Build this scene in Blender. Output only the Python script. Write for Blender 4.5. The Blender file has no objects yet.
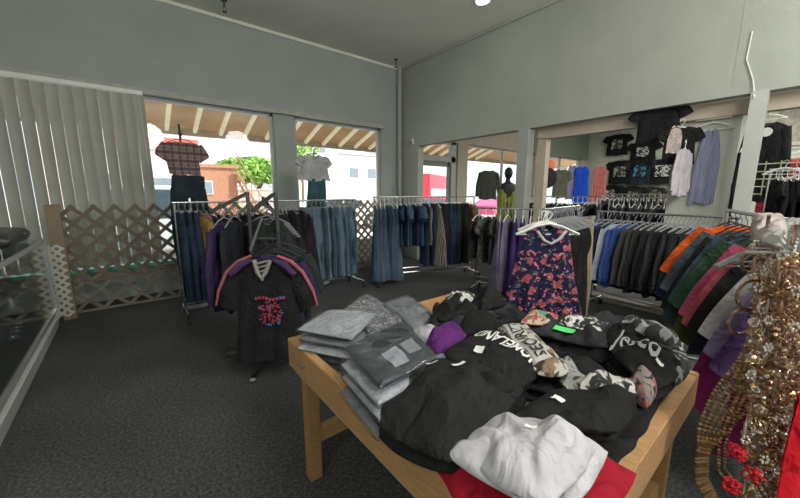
import bpy, bmesh, math, random
from mathutils import Vector, Matrix, noise
PI=math.pi
col=bpy.context.scene.collection
# ---------------------------------------------------------------- survey of the room: camera stands at (0,0,1.5)
F=335.;PITCH=math.atan(57/335);AZ=math.radians(51);H=1.5
c_,s_=math.cos(PITCH),math.sin(PITCH)
fx,fy=math.cos(AZ),math.sin(AZ); rx,ry=fy,-fx
def ray(px,py):
    a=px-400;u=249-py
    f=F*c_+u*s_; z=u*c_-F*s_
    return (f*fx+a*rx, f*fy+a*ry, z)
def atz(px,py,z):
    d=ray(px,py);t=(z-H)/d[2];return Vector((d[0]*t,d[1]*t,z))
def aty(px,py,y):
    d=ray(px,py);t=y/d[1];return Vector((d[0]*t,y,H+d[2]*t))
def atx(px,py,x):
    d=ray(px,py);t=x/d[0];return Vector((x,d[1]*t,H+d[2]*t))
def atd(px,py,D):
    d=ray(px,py);t=D/(d[0]*fx+d[1]*fy);return Vector((d[0]*t,d[1]*t,H+d[2]*t))
# ---------------------------------------------------------------- materials
MC={}
def newmat(name):
    m=bpy.data.materials.new(name); m.use_nodes=True
    nt=m.node_tree; b=nt.nodes['Principled BSDF']
    return m,nt,b
def N(nt,t,**k):
    n=nt.nodes.new(t)
    for a,v in k.items():
        if a in n.inputs: n.inputs[a].default_value=v
        else: setattr(n,a,v)
    return n
def ramp(nt,fac,stops,interp='LINEAR'):
    r=nt.nodes.new('ShaderNodeValToRGB'); r.color_ramp.interpolation=interp
    e=r.color_ramp.elements
    while len(e)<len(stops): e.new(.5)
    for i,(p,c) in enumerate(stops):
        e[i].position=p; e[i].color=(*c,1)
    nt.links.new(fac,r.inputs[0]); return r.outputs[0]
def plain(name,c,rough=.7,metal=0,var=.12,scale=8,bump=0,bscale=40,emit=0):
    if name in MC: return MC[name]
    m,nt,b=newmat(name)
    tc=N(nt,'ShaderNodeTexCoord'); nz=N(nt,'ShaderNodeTexNoise',Scale=scale,Detail=3)
    nt.links.new(tc.outputs['Object'],nz.inputs['Vector'])
    lo=tuple(x*(1-var) for x in c); hi=tuple(min(1,x*(1+var)) for x in c)
    nt.links.new(ramp(nt,nz.outputs['Fac'],[(.3,lo),(.7,hi)]),b.inputs['Base Color'])
    b.inputs['Roughness'].default_value=rough; b.inputs['Metallic'].default_value=metal
    if bump:
        n2=N(nt,'ShaderNodeTexNoise',Scale=bscale,Detail=3); nt.links.new(tc.outputs['Object'],n2.inputs['Vector'])
        bp=N(nt,'ShaderNodeBump',Strength=bump,Distance=.02); nt.links.new(n2.outputs['Fac'],bp.inputs['Height'])
        nt.links.new(bp.outputs[0],b.inputs['Normal'])
    if emit:
        b.inputs['Emission Color'].default_value=(*c,1); b.inputs['Emission Strength'].default_value=emit
    MC[name]=m; return m
def cloth(name,c,pattern=None,c2=None,c3=None,scale=10):
    if name in MC: return MC[name]
    m,nt,b=newmat(name)
    tc=N(nt,'ShaderNodeTexCoord'); o=tc.outputs['Object']
    b.inputs['Roughness'].default_value=.9
    b.inputs['Specular IOR Level'].default_value=.2
    nz=N(nt,'ShaderNodeTexNoise',Scale=6,Detail=4); nt.links.new(o,nz.inputs['Vector'])
    base=ramp(nt,nz.outputs['Fac'],[(.3,tuple(x*.8 for x in c)),(.7,tuple(min(1,x*1.2+.004) for x in c))])
    def mix(f,a,bb):
        x=N(nt,'ShaderNodeMix',data_type='RGBA'); nt.links.new(f,x.inputs[0])
        nt.links.new(a,x.inputs[6])
        if isinstance(bb,tuple): x.inputs[7].default_value=(*bb,1)
        else: nt.links.new(bb,x.inputs[7])
        return x.outputs[2]
    if pattern=='floral':
        for sc,cc,th,off in ((13,c3,.22,4),(9,c2,.29,0),(20,tuple(min(1,x*1.6+.03) for x in c2),.24,2),(22,(.35,.38,.42),.12,9)):
            mp=N(nt,'ShaderNodeMapping'); mp.inputs['Location'].default_value=(off,off,off); mp.inputs['Scale'].default_value=(1,.3,1); nt.links.new(o,mp.inputs[0])
            n3=N(nt,'ShaderNodeTexNoise',Scale=18); nt.links.new(mp.outputs[0],n3.inputs['Vector'])
            ad=N(nt,'ShaderNodeVectorMath',operation='MULTIPLY_ADD'); nt.links.new(n3.outputs['Color'],ad.inputs[0]); ad.inputs[1].default_value=(.12,.12,.12); nt.links.new(mp.outputs[0],ad.inputs[2])
            v=N(nt,'ShaderNodeTexVoronoi',Scale=sc); nt.links.new(ad.outputs[0],v.inputs['Vector'])
            f=ramp(nt,v.outputs['Distance'],[(th,(1,1,1)),(th+.05,(0,0,0))])
            base=mix(f,base,cc)
    elif pattern in('print','camo'):
        n3=N(nt,'ShaderNodeTexNoise',Scale=scale,Detail=4,Distortion=1.2); nt.links.new(o,n3.inputs['Vector'])
        f=ramp(nt,n3.outputs['Fac'],[(.50,(0,0,0)),(.54,(1,1,1))]); base=mix(f,base,c2)
        if c3:
            n4=N(nt,'ShaderNodeTexNoise',Scale=scale*.7,Detail=3); mp=N(nt,'ShaderNodeMapping'); mp.inputs['Location'].default_value=(5,3,2)
            nt.links.new(o,mp.inputs[0]); nt.links.new(mp.outputs[0],n4.inputs['Vector'])
            f=ramp(nt,n4.outputs['Fac'],[(.56,(0,0,0)),(.6,(1,1,1))]); base=mix(f,base,c3)
    elif pattern=='plaid':
        for ax in ('X','Z'):
            w=N(nt,'ShaderNodeTexWave',Scale=scale,bands_direction=ax); nt.links.new(o,w.inputs['Vector'])
            f=ramp(nt,w.outputs['Fac'],[(.3,(0,0,0)),(.75,(.7,.7,.7))]); base=mix(f,base,c2)
            w=N(nt,'ShaderNodeTexWave',Scale=scale*2,bands_direction=ax); nt.links.new(o,w.inputs['Vector'])
            f=ramp(nt,w.outputs['Fac'],[(.9,(0,0,0)),(.97,(.5,.5,.5))]); base=mix(f,base,c3)
    elif pattern=='stripe':
        w=N(nt,'ShaderNodeTexWave',Scale=scale,bands_direction='X',Distortion=1.5); nt.links.new(o,w.inputs['Vector'])
        f=ramp(nt,w.outputs['Fac'],[(.35,(0,0,0)),(.65,(1,1,1))]); base=mix(f,base,c2)
    nt.links.new(base,b.inputs['Base Color'])
    n2=N(nt,'ShaderNodeTexNoise',Scale=25,Detail=3); nt.links.new(o,n2.inputs['Vector'])
    n5=N(nt,'ShaderNodeTexNoise',Scale=9,Detail=3,Distortion=.8); nt.links.new(o,n5.inputs['Vector'])
    r5=ramp(nt,n5.outputs['Fac'],[(.38,(0,0,0)),(.5,(1,1,1)),(.62,(0,0,0))])
    ad5=N(nt,'ShaderNodeMath',operation='MULTIPLY_ADD'); nt.links.new(r5,ad5.inputs[0]); ad5.inputs[1].default_value=.9; nt.links.new(n2.outputs['Fac'],ad5.inputs[2])
    bp=N(nt,'ShaderNodeBump',Strength=.5,Distance=.012); nt.links.new(ad5.outputs[0],bp.inputs['Height']); nt.links.new(bp.outputs[0],b.inputs['Normal'])
    MC[name]=m; return m
def glassy(name,tint=(1,1,1),g=.08,rough=.03,milk=0,bump=0):
    if name in MC: return MC[name]
    m,nt,b=newmat(name); nt.nodes.remove(b); out=nt.nodes['Material Output']
    t=N(nt,'ShaderNodeBsdfTransparent'); t.inputs[0].default_value=(*tint,1)
    gl=N(nt,'ShaderNodeBsdfGlossy'); gl.inputs['Roughness'].default_value=rough
    fr=N(nt,'ShaderNodeLayerWeight',Blend=.5); pwn=N(nt,'ShaderNodeMath',operation='POWER'); nt.links.new(fr.outputs['Facing'],pwn.inputs[0]); pwn.inputs[1].default_value=5
    ad=N(nt,'ShaderNodeMath',operation='ADD',use_clamp=True); nt.links.new(pwn.outputs[0],ad.inputs[0]); ad.inputs[1].default_value=g
    mx=N(nt,'ShaderNodeMixShader'); nt.links.new(ad.outputs[0],mx.inputs[0]); nt.links.new(t.outputs[0],mx.inputs[1]); nt.links.new(gl.outputs[0],mx.inputs[2])
    o=mx.outputs[0]
    if bump:
        tc=N(nt,'ShaderNodeTexCoord'); n2=N(nt,'ShaderNodeTexNoise',Scale=14,Detail=4,Distortion=1); nt.links.new(tc.outputs['Object'],n2.inputs['Vector'])
        bp=N(nt,'ShaderNodeBump',Strength=bump,Distance=.03); nt.links.new(n2.outputs['Fac'],bp.inputs['Height'])
        nt.links.new(bp.outputs[0],gl.inputs['Normal']); nt.links.new(bp.outputs[0],fr.inputs['Normal'])
    if milk:
        d=N(nt,'ShaderNodeBsdfDiffuse'); d.inputs[0].default_value=(.8,.82,.85,1)
        m2=N(nt,'ShaderNodeMixShader'); m2.inputs[0].default_value=milk; nt.links.new(o,m2.inputs[1]); nt.links.new(d.outputs[0],m2.inputs[2]); o=m2.outputs[0]
    nt.links.new(o,out.inputs[0]); MC[name]=m; return m
def wood(name,c,scale=3):
    if name in MC: return MC[name]
    m,nt,b=newmat(name)
    tc=N(nt,'ShaderNodeTexCoord'); mp=N(nt,'ShaderNodeMapping'); mp.inputs['Scale'].default_value=(scale*3,scale,scale*9); nt.links.new(tc.outputs['Object'],mp.inputs[0])
    nz=N(nt,'ShaderNodeTexNoise',Scale=3,Detail=6,Distortion=2); nt.links.new(mp.outputs[0],nz.inputs['Vector'])
    nt.links.new(ramp(nt,nz.outputs['Fac'],[(.3,tuple(x*.72 for x in c)),(.55,c),(.75,tuple(min(1,x*1.15) for x in c))]),b.inputs['Base Color'])
    b.inputs['Roughness'].default_value=.6; MC[name]=m; return m

M_wall=plain('wall_paint',(.37,.395,.35),.85,var=.05,scale=2,bump=.15,bscale=60)
M_wallw=plain('window_wall_paint',(.36,.395,.385),.85,var=.05,scale=2,bump=.15,bscale=60)
M_ceil=plain('ceiling_paint',(.80,.81,.74),.9,var=.04,scale=2)
M_post=plain('post_paint',(.36,.38,.37),.6,var=.05)
M_tan=plain('tan_trim',(.50,.43,.34),.7,var=.08)
M_green=plain('pale_green_wall',(.50,.56,.44),.85,var=.06,scale=2)
M_shgreen=plain('dark_green_wall',(.20,.24,.19),.85,var=.06,scale=2)  # shade on the wall above the far windows, put into the green
M_panel=plain('panel_paint',(.47,.48,.43),.8,var=.04)
def carpet():
    m,nt,b=newmat('grey_carpet'); tc=N(nt,'ShaderNodeTexCoord')
    a=N(nt,'ShaderNodeTexNoise',Scale=60,Detail=5); nt.links.new(tc.outputs['Object'],a.inputs['Vector'])
    a2=N(nt,'ShaderNodeTexNoise',Scale=1.2,Detail=3); nt.links.new(tc.outputs['Object'],a2.inputs['Vector'])
    mm=N(nt,'ShaderNodeMath',operation='MULTIPLY_ADD'); nt.links.new(a2.outputs[0],mm.inputs[0]); mm.inputs[1].default_value=.35; nt.links.new(a.outputs[0],mm.inputs[2])
    nt.links.new(ramp(nt,mm.outputs[0],[(.45,(.016,.018,.020)),(.68,(.052,.055,.057)),(.9,(.11,.11,.11))]),b.inputs['Base Color'])
    b.inputs['Roughness'].default_value=1
    bp=N(nt,'ShaderNodeBump',Strength=.5,Distance=.01); nt.links.new(a.outputs[0],bp.inputs['Height']); nt.links.new(bp.outputs[0],b.inputs['Normal'])
    return m
M_carpet=carpet()
M_chrome=plain('chrome',(.62,.64,.66),.25,1,var=.03)
M_dksteel=plain('dark_steel',(.10,.105,.115),.45,.6)
M_blk=plain('black_plastic',(.02,.02,.022),.5)
M_wht=plain('white_plastic',(.78,.79,.78),.4,var=.04)
M_clear=plain('clear_hanger_plastic',(.26,.27,.29),.2,var=.05)
M_pine=wood('pine_board',(.50,.28,.12))
M_pine2=wood('pine_leg',(.42,.22,.09))
M_ltwood=wood('weathered_lattice_wood',(.16,.125,.095))
M_glass=glassy('window_glass',(.97,.99,.99),.02)
M_caseglass=glassy('case_glass',(.93,.96,.95),.05)
M_bag=glassy('clear_poly_bag',(.92,.94,.97),.04,.10,milk=.025,bump=.6)
M_rubber=plain('rubber',(.03,.03,.03),.7)
# ---------------------------------------------------------------- mesh helpers
def rotm(z=0,x=0,y=0): return Matrix.Rotation(z,4,'Z')@Matrix.Rotation(y,4,'Y')@Matrix.Rotation(x,4,'X')
def box(b,c,s,R=None,bev=0):
    t=bmesh.new(); bmesh.ops.create_cube(t,size=1)
    for v in t.verts: v.co=Vector((v.co.x*s[0],v.co.y*s[1],v.co.z*s[2]))
    if bev: bmesh.ops.bevel(t,geom=list(t.edges),offset=bev,segments=2,affect='EDGES')
    for v in t.verts:
        if R: v.co=R@v.co
        v.co+=Vector(c)
    me=bpy.data.meshes.new('tmp'); t.to_mesh(me); b.from_mesh(me); bpy.data.meshes.remove(me); t.free()
def tube(b,pts,r,n=8,close=False):
    pts=[Vector(p) for p in pts]; rr=r if isinstance(r,(list,tuple)) else [r]*len(pts)
    rings=[]; L=len(pts); up=None
    for i,p in enumerate(pts):
        if close: d=pts[(i+1)%L]-pts[i-1]
        else: d=(pts[min(i+1,L-1)]-pts[max(i-1,0)])
        d.normalize()
        if up is None: up=Vector((0,0,1)) if abs(d.z)<.9 else Vector((1,0,0))
        a=d.cross(up)
        if a.length<1e-4: a=d.cross(Vector((0,1,0)))
        a.normalize(); bb=a.cross(d).normalized(); up=bb
        rings.append([b.verts.new(p+rr[i]*(math.cos(2*PI*k/n)*a+math.sin(2*PI*k/n)*bb)) for k in range(n)])
    for i in range(L if close else L-1):
        A,B=rings[i],rings[(i+1)%L]
        for k in range(n): b.faces.new((A[k],A[(k+1)%n],B[(k+1)%n],B[k]))
    if not close:
        b.faces.new(rings[0][::-1]); b.faces.new(rings[-1])
def lathe(b,prof,n=20,o=(0,0,0),sy=1):
    rings=[]
    for r,z in prof: rings.append([b.verts.new((o[0]+r*math.cos(2*PI*k/n),o[1]+sy*r*math.sin(2*PI*k/n),o[2]+z)) for k in range(n)])
    for i in range(len(prof)-1):
        for k in range(n): b.faces.new((rings[i][k],rings[i][(k+1)%n],rings[i+1][(k+1)%n],rings[i+1][k]))
    b.faces.new(rings[0][::-1]); b.faces.new(rings[-1])
def blob(b,c,s,R=None,sub=1):
    bmesh.ops.create_icosphere(b,subdivisions=sub,radius=1,matrix=Matrix.Translation(Vector(c))@(R or Matrix())@Matrix.Diagonal((s[0],s[1],s[2],1)))
def prism(b,poly,axis,h0,h1):
    def P(p,h):
        if axis=='Y': return (p[0],h,p[1])
        if axis=='X': return (h,p[0],p[1])
        return (p[0],p[1],h)
    A=[b.verts.new(P(p,h0)) for p in poly]; B=[b.verts.new(P(p,h1)) for p in poly]; n=len(poly)
    b.faces.new(A); b.faces.new(B[::-1])
    for k in range(n): b.faces.new((A[k],B[k],B[(k+1)%n],A[(k+1)%n]))
def bar(b,p0,p1,w,h):
    p0=Vector(p0);p1=Vector(p1);d=p1-p0;L=d.length;d.normalize()
    up=Vector((0,0,1)) if abs(d.z)<.95 else Vector((1,0,0))
    a=d.cross(up).normalized();u=a.cross(d)
    R=Matrix((a,d,u)).transposed().to_4x4()
    box(b,(p0+p1)/2,(w,L,h),R)
def fin(b,smooth=True,recalc=True):
    if recalc: bmesh.ops.recalc_face_normals(b,faces=list(b.faces))
    me=bpy.data.meshes.new('mesh'); b.to_mesh(me); b.free()
    if smooth:
        me.polygons.foreach_set('use_smooth',[True]*len(me.polygons)); 
        try: me.set_sharp_from_angle(angle=math.radians(38))
        except Exception: pass
    return me
def tag(o,label=None,cat=None,group=None,kind=None):
    if label: o['label']=label
    if cat: o['category']=cat
    if group: o['group']=group
    if kind: o['kind']=kind
    return o
def obj(name,b,mat,parent=None,loc=None,rz=0,label=None,cat=None,group=None,kind=None,smooth=True):
    me=b if isinstance(b,bpy.types.Mesh) else fin(b,smooth)
    o=bpy.data.objects.new(name,me); col.objects.link(o)
    if len(me.materials)==0: me.materials.append(mat)
    if me.materials[0]!=mat: o.material_slots[0].link='OBJECT'; o.material_slots[0].material=mat
    if parent: o.parent=parent
    if loc is not None: o.location=loc
    o.rotation_euler.z=rz
    return tag(o,label,cat,group,kind)
def empty(name,loc,rz=0,label=None,cat=None,group=None):
    o=bpy.data.objects.new(name,None); col.objects.link(o); o.location=loc; o.rotation_euler.z=rz; o.empty_display_size=.1
    return tag(o,label,cat,group)
def struct(name,b,mat,parent=None): return obj(name,b,mat,parent,kind=None if parent else 'structure',smooth=False)
def copy_tree(o,parent=None):
    c=o.copy(); col.objects.link(c)
    if parent: c.parent=parent
    for ch in [x for x in KIDS.get(o.name,[])]: copy_tree(ch,c)
    return c
KIDS={}
def B(): return bmesh.new()
# ---------------------------------------------------------------- SHELL
XL,XP,XG,YW,YB,ZC=-3.2,4.95,14.7,6.1,-2.6,4.15
b=B(); box(b,((XL+XG)/2,(YB+YW)/2,-.05),(XG-XL+.4,YW-YB+.4,.1)); struct('floor',b,M_carpet)
b=B(); box(b,((XL+XG)/2,(YB+YW)/2,ZC+.05),(XG-XL+.4,YW-YB+.4,.1)); struct('ceiling',b,M_ceil)
def wb(b,x0,x1,z0,z1,y0=YW,y1=YW+.2): box(b,((x0+x1)/2,(y0+y1)/2,(z0+z1)/2),(x1-x0,y1-y0,z1-z0))
b=B(); wb(b,XL,XP+.1,2.84,ZC); wb(b,XL,XP+.1,0,.44); wb(b,XL,-1.9,.44,2.84); wb(b,2.13,2.5,.44,2.84); wb(b,4.42,XP+.1,.44,2.84)
struct('wall_window',b,M_wallw)
b=B(); wb(b,XP+.1,XG,2.76,ZC); wb(b,6.9,7.3,0,2.76); wb(b,7.3,XG,0,.4); wb(b,10.75,11.0,.4,2.76); wb(b,14.2,XG,.4,2.76)
struct('wall_next_room_window',b,M_tan)
b=B(); wb(b,10.6,XG,2.76,ZC,YW-.02,YW); struct('wall_next_room_bulkhead',b,M_shgreen)
b=B(); box(b,(XG+.1,(YB+YW)/2,ZC/2),(.2,YW-YB,ZC)); struct('wall_far_green',b,M_green)
b=B(); box(b,(XL-.1,(YB+YW)/2,ZC/2),(.2,YW-YB,ZC)); struct('wall_left',b,M_wall)
b=B(); box(b,((XL+XG)/2,YB-.1,ZC/2),(XG-XL,.2,ZC)); struct('wall_back',b,M_wall)
# partition: header over the openings, posts, sill
b=B(); box(b,(XP+.08,(YB+YW)/2,(2.47+ZC)/2),(.16,YW-YB,ZC-2.47)); box(b,(XP+.08,5.8,1.235),(.16,.6,2.47)); box(b,(XP+.08,-1.9,1.235),(.16,1.4,2.47)); struct('wall_partition',b,M_wall)
b=B(); box(b,(XP+.06,3.03,1.235),(.17,.17,2.47)); struct('trim_1',b,M_post)
b=B(); box(b,(XP+.0,.49,1.235),(.13,.12,2.47)); struct('trim_2',b,plain('light_post_paint',(.46,.47,.45),.6,var=.04))
b=B(); box(b,(XP+.24,2.82,1.16),(.12,.14,2.32)); box(b,(XP+.24,1.2,2.39),(.12,3.4,.16)); struct('trim_3',b,M_tan)
b=B(); box(b,(XP+.28,.90,1.235),(.04,.56,2.47)); struct('wall_hanging_panel',b,M_panel)
b=B(); box(b,(XP+.15,1.4,.035),(.22,2.9,.07)); struct('baseboard_partition',b,plain('sill_paint',(.34,.31,.27),.6))
b=B(); box(b,(XG-.02,1.7,1.98),(.04,8,.05)); box(b,(XG-.02,1.7,2.72),(.04,8,.05)); struct('trim_4',b,plain('ledge_paint',(.55,.57,.46),.6))
# ceiling line mouldings
b=B(); box(b,((XL+XP)/2,YW-.015,ZC-.03),(XP-XL,.03,.05)); struct('trim_5',b,M_ceil)
b=B(); box(b,(XP-.015,(YB+YW)/2,ZC-.03),(.03,YW-YB,.05)); struct('trim_6',b,M_wall)
b=B(); tube(b,[(4.86,6.02,0),(4.86,6.02,ZC)],.05,12); struct('trim_7',b,M_post)
b=B(); box(b,(1.6,YW-.05,2.87),(5.7,.08,.07)); struct('trim_8',b,plain('header_trim',(.42,.42,.38),.6))
for i,y in enumerate((4.45,3.2,1.95,.7)):
    b=B(); box(b,(XP-.001,y,3.3),(.004,.012,1.64)); struct('trim_%d'%(9+i),b,M_wall)
# windows
M_frame=plain('window_frame',(.45,.47,.45),.5,var=.04)
def window(n,x0,x1,z0,z1,mull=()):
    b=B(); w=.05; y=YW+.10
    for (cx,cz,sx,sz) in (((x0+x1)/2,z0+w/2,x1-x0,w),((x0+x1)/2,z1-w/2,x1-x0,w),(x0+w/2,(z0+z1)/2,w,z1-z0),(x1-w/2,(z0+z1)/2,w,z1-z0)): box(b,(cx,y,cz),(sx,.07,sz))
    for m in mull: box(b,(m,y,(z0+z1)/2),(.05,.07,z1-z0))
    f=struct('window_%d'%n,b,M_frame)
    b=B(); box(b,((x0+x1)/2,y,(z0+z1)/2),(x1-x0-.06,.012,z1-z0-.06)); obj('pane',b,M_glass,f,smooth=False)
window(1,-1.9,2.13,.44,2.84,(.25,)); window(2,2.5,4.42,.44,2.84); window(3,7.3,10.75,.4,2.76,(9.0,)); window(4,11.0,14.2,.4,2.76,(12.6,))
b=B(); box(b,(-.8,YW-.04,.46),(3.0,.12,.05)); struct('trim_13',b,plain('teal_sill',(.16,.55,.44),.5))  # plain teal strip along the bottom of the left window
# door with transom at the next room entrance
b=B()
for (cx,cz,sx,sz) in ((5.32,1.38,.4,2.76),(6.8,1.38,.2,2.76),(6.1,2.33,1.5,.14),(6.1,2.73,1.5,.06),(5.9,1.05,.02,2.1)):
    if sx>.03: box(b,(cx,YW+.1,cz),(sx,.12,sz))
struct('trim_14',b,M_frame)
b=B(); box(b,(6.1,YW+.1,2.55),(1.2,.012,.3)); struct('window_5',b,M_glass)
b=B()
for (cx,cz,sx,sz) in ((5.58,1.13,.1,2.26),(6.65,1.13,.1,2.26),(6.1,2.2,1.1,.12),(6.1,.14,1.1,.28)): box(b,(cx,YW+.1,cz),(sx,.05,sz))
d=struct('door_1',b,plain('bronze_frame',(.22,.22,.20),.5))
b=B(); box(b,(6.1,YW+.1,1.2),(1.0,.012,1.9)); obj('pane',b,M_glass,d,smooth=False)
b=B(); tube(b,[(5.7,YW,.9),(5.7,YW-.05,.95),(5.7,YW-.05,1.25),(5.7,YW,1.3)],.012); obj('handle',b,M_chrome,d)
# recessed light, sprinklers, sensor
t=empty('ceiling_light',(4.18,3.32,ZC),label='small round bright light in the ceiling near the pale right wall',cat='light')
b=B(); lathe(b,[(.12,0),(.13,-.012),(.10,-.02),(.09,-.012)],24); obj('trim_ring',b,M_wht,t)
b=B(); lathe(b,[(.09,-.011),(.085,-.016),(.01,-.018)],24); obj('diffuser',b,plain('lamp_glow',(1,.95,.85),.5,var=0,emit=14),t)
for x,y,l in ((1.36,5.6,'fire sprinkler head on the ceiling above the plaid shirt window'),(4.55,5.75,'fire sprinkler head on the ceiling in the far corner of the room')):
    t=empty('sprinkler',(x,y,ZC),label=l,cat='sprinkler',group=None)
    b=B(); lathe(b,[(.045,0),(.04,-.015),(.012,-.02),(.012,-.09)],14); obj('body',b,M_dksteel,t)
    b=B(); tube(b,[(-.018,0,-.08),(-.018,0,-.13),(0,0,-.15),(.018,0,-.13),(.018,0,-.08)],.004,6); lathe(b,[(.03,-.15),(.03,-.155)],14); obj('deflector',b,M_dksteel,t)
t=empty('motion_sensor',(4.93,5.66,2.57),label='small white motion sensor on the wall corner above the door side opening',cat='sensor')
b=B(); box(b,(0,0,0),(.06,.07,.12),bev=.015); obj('housing',b,M_wht,t)
b=B(); blob(b,(-.03,0,-.02),(.015,.025,.03),sub=2); obj('lens',b,M_clear,t)
b=B(); tube(b,[(XP-.01,.62,3.05),(XP-.01,.63,2.8),(XP-.015,.56,2.6),(XP-.02,.54,2.5),(XP-.09,.52,2.4)],.006,6)
obj('wire',b,M_wht,label='thin white wire running down the wall to the leaning post',cat='wire')
# ---------------------------------------------------------------- OUTSIDE
M_conc=plain('street_concrete',(.62,.60,.56),.9,scale=1)
b=B(); box(b,(10,31,-.12),(90,49.6,.04)); struct('ground_street',b,M_conc)
# awning
M_aw=plain('awning_boards',(.50,.29,.13),.8,scale=5,emit=.12)  # weak emission stands in for daylight behind the boards
t=empty('awning',(0,YW+.26,2.9),label='long wooden awning sloping over the pavement outside the shop windows',cat='awning')
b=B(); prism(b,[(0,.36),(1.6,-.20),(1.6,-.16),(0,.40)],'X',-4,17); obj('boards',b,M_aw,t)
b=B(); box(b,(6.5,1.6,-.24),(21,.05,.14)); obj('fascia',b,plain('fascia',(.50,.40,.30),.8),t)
bm0=B(); bar(bm0,(0,.0,.33),(0,1.57,-.22),.06,.08); me=fin(bm0,False)
M_raf=plain('rafter',(.80,.70,.48),.7,emit=.35)  # brightness of the rafters painted in as emission; they are no lamps
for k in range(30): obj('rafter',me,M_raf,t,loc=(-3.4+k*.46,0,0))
def building(name,x0,x1,y0,z1,mat,label,wins,depth=6,roof=None,z0=-.1):
    t=empty(name,(x0,y0,z0),label=label,cat='building')
    b=B(); box(b,((x1-x0)/2,depth/2,(z1-z0)/2),(x1-x0,depth,z1-z0)); obj('walls',b,mat,t,smooth=False)
    b=B(); box(b,((x1-x0)/2,depth/2,z1-z0+.06),(x1-x0+.2,depth+.2,.14)); obj('parapet',b,roof or mat,t,smooth=False)
    for (wx,wz,w,h) in wins:
        b=B(); box(b,(wx-x0,-.02,wz-z0),(w,.08,h)); f=obj('window',b,M_wht,t,smooth=False)
        b=B(); box(b,(wx-x0,-.07,wz-z0),(w*.86,.02,h*.86)); obj('pane',b,plain('dark_pane',(.22,.27,.31),.2),f,smooth=False)
    return t
M_white=plain('white_stucco',(.86,.86,.88),.8,var=.03,scale=1)
M_pink=plain('pink_stucco',(.80,.66,.62),.8,scale=1)
building('building',7.9,13.2,24,6.2,M_white,'tall plain white building seen through the second window',[(9.2,4.3,.5,.4),(10.6,3.6,.6,.35),(11.9,4.6,.5,.35)])
building('building',13.6,19,25,4.6,plain('grey_stucco',(.60,.60,.62),.8),'lower pale grey building right of the tall white one',[(15.2,3.1,1.0,.9),(17.0,3.1,1.0,.9)])
t=building('building',-2.5,3.7,20,5.6,M_pink,'pale pink shop building behind the plaid shirt with red sign',[(-.8,1.6,1.6,1.6),(1.6,1.6,1.6,1.3)])
b=B(); box(b,(4.0,-.1,3.9),(3.2,.12,.5)); obj('sign_board',b,plain('red_sign',(.75,.12,.08),.5),t,smooth=False)
t=building('building',2.5,4.2,17.5,2.6,plain('orange_stucco',(.42,.19,.11),.8),'orange building with an outside staircase across the street',[(2.9,1.7,.5,.6)],depth=2.0)
b=B()
for k in range(9): box(b,(2.5-.12*k,-.5,.25+.27*k),(.26,.7,.05))
bar(b,(2.7,-.85,.1),(1.5,-.85,2.55),.06,.1); bar(b,(2.7,-.15,.1),(1.5,-.15,2.55),.06,.1)
obj('staircase',b,plain('orange_steel',(.36,.17,.09),.6),t,smooth=False)
b=B(); bar(b,(2.7,-.85,1.0),(1.5,-.85,3.4),.04,.04)
for k in range(5): bar(b,(2.7-.3*k,-.85,.2+.6*k),(2.7-.3*k,-.85,1.0+.6*k),.03,.03)
obj('handrail',b,plain('orange_steel',(.36,.17,.09),.6),t,smooth=False)
building('building',20,31,28,5.5,plain('cream_stucco',(.80,.76,.68),.8),'cream building far down the street beyond the shop door',[(22,2.5,1.4,1.4),(25,2.5,1.4,1.4),(28,2.5,1.4,1.4)])
t=empty('retaining_wall',(4.6,20.0,-.1),label='low pink stone wall under the bright green hedge',cat='wall')
b=B(); box(b,(1.6,0,.85),(3.4,.3,1.7)); obj('wall_body',b,plain('pink_stone',(.66,.50,.42),.85),t,smooth=False)
b=B(); box(b,(1.6,0,1.74),(3.1,.4,.08)); obj('coping',b,M_conc,t,smooth=False)
M_leaf=plain('bright_leaves',(.30,.55,.10),.7,var=.5,scale=6)
def bush(name,c,r,label,cat,trunk,seed,n=420):
    t=empty(name,(c[0],c[1],-.1),label=label,cat=cat); rnd=random.Random(seed); b=B()
    for k in range(n):
        while 1:
            p=Vector([rnd.uniform(-1,1) for _ in range(3)])
            if p.length<1: break
        q=Vector((p.x*r[0],p.y*r[1],p.z*r[2]+c[2]+.1)); R=Matrix.Rotation(rnd.uniform(0,6),4,Vector((rnd.random(),rnd.random(),rnd.random()+.1)).normalized())
        s=.16
        vs=[b.verts.new(q+R@Vector(v)) for v in ((-s,0,0),(0,-s*.6,.03),(s,0,0),(0,s*.6,.03))]; b.faces.new(vs)
    obj('foliage',b,M_leaf,t,smooth=False)
    b=B()
    for k in range(4): tube(b,[(0,0,0),(rnd.uniform(-.1,.1),0,c[2]*.5),(rnd.uniform(-.5,.5)*r[0],rnd.uniform(-.3,.3),c[2])],[.09,.06,.03],6)
    obj('trunk',b,plain('bark',(.2,.14,.09),.9),t)
bush('hedge_tree',(6.2,21.5,2.75),(2.3,1.0,.8),'bright green bushy tree seen through the first window','tree',1,1,2200)
bush('street_tree',(8.9,21,4.4),(1.3,1.0,1.0),'green tree top beside the white blouse in second window','tree',1,2,420)
t=empty('street_lamp',(5.8,17.2,-.1),label='street lamp with round white globe in front of the green hedge',cat='street lamp')
b=B(); tube(b,[(0,0,0),(0,0,3.1)],[.06,.035],8); lathe(b,[(.14,0),(.12,.15),(.07,.3)],10); obj('pole',b,plain('lamp_pole',(.5,.5,.48),.6),t)
b=B(); blob(b,(0,0,3.25),(.17,.17,.2),sub=2); obj('globe',b,M_wht,t)
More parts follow.
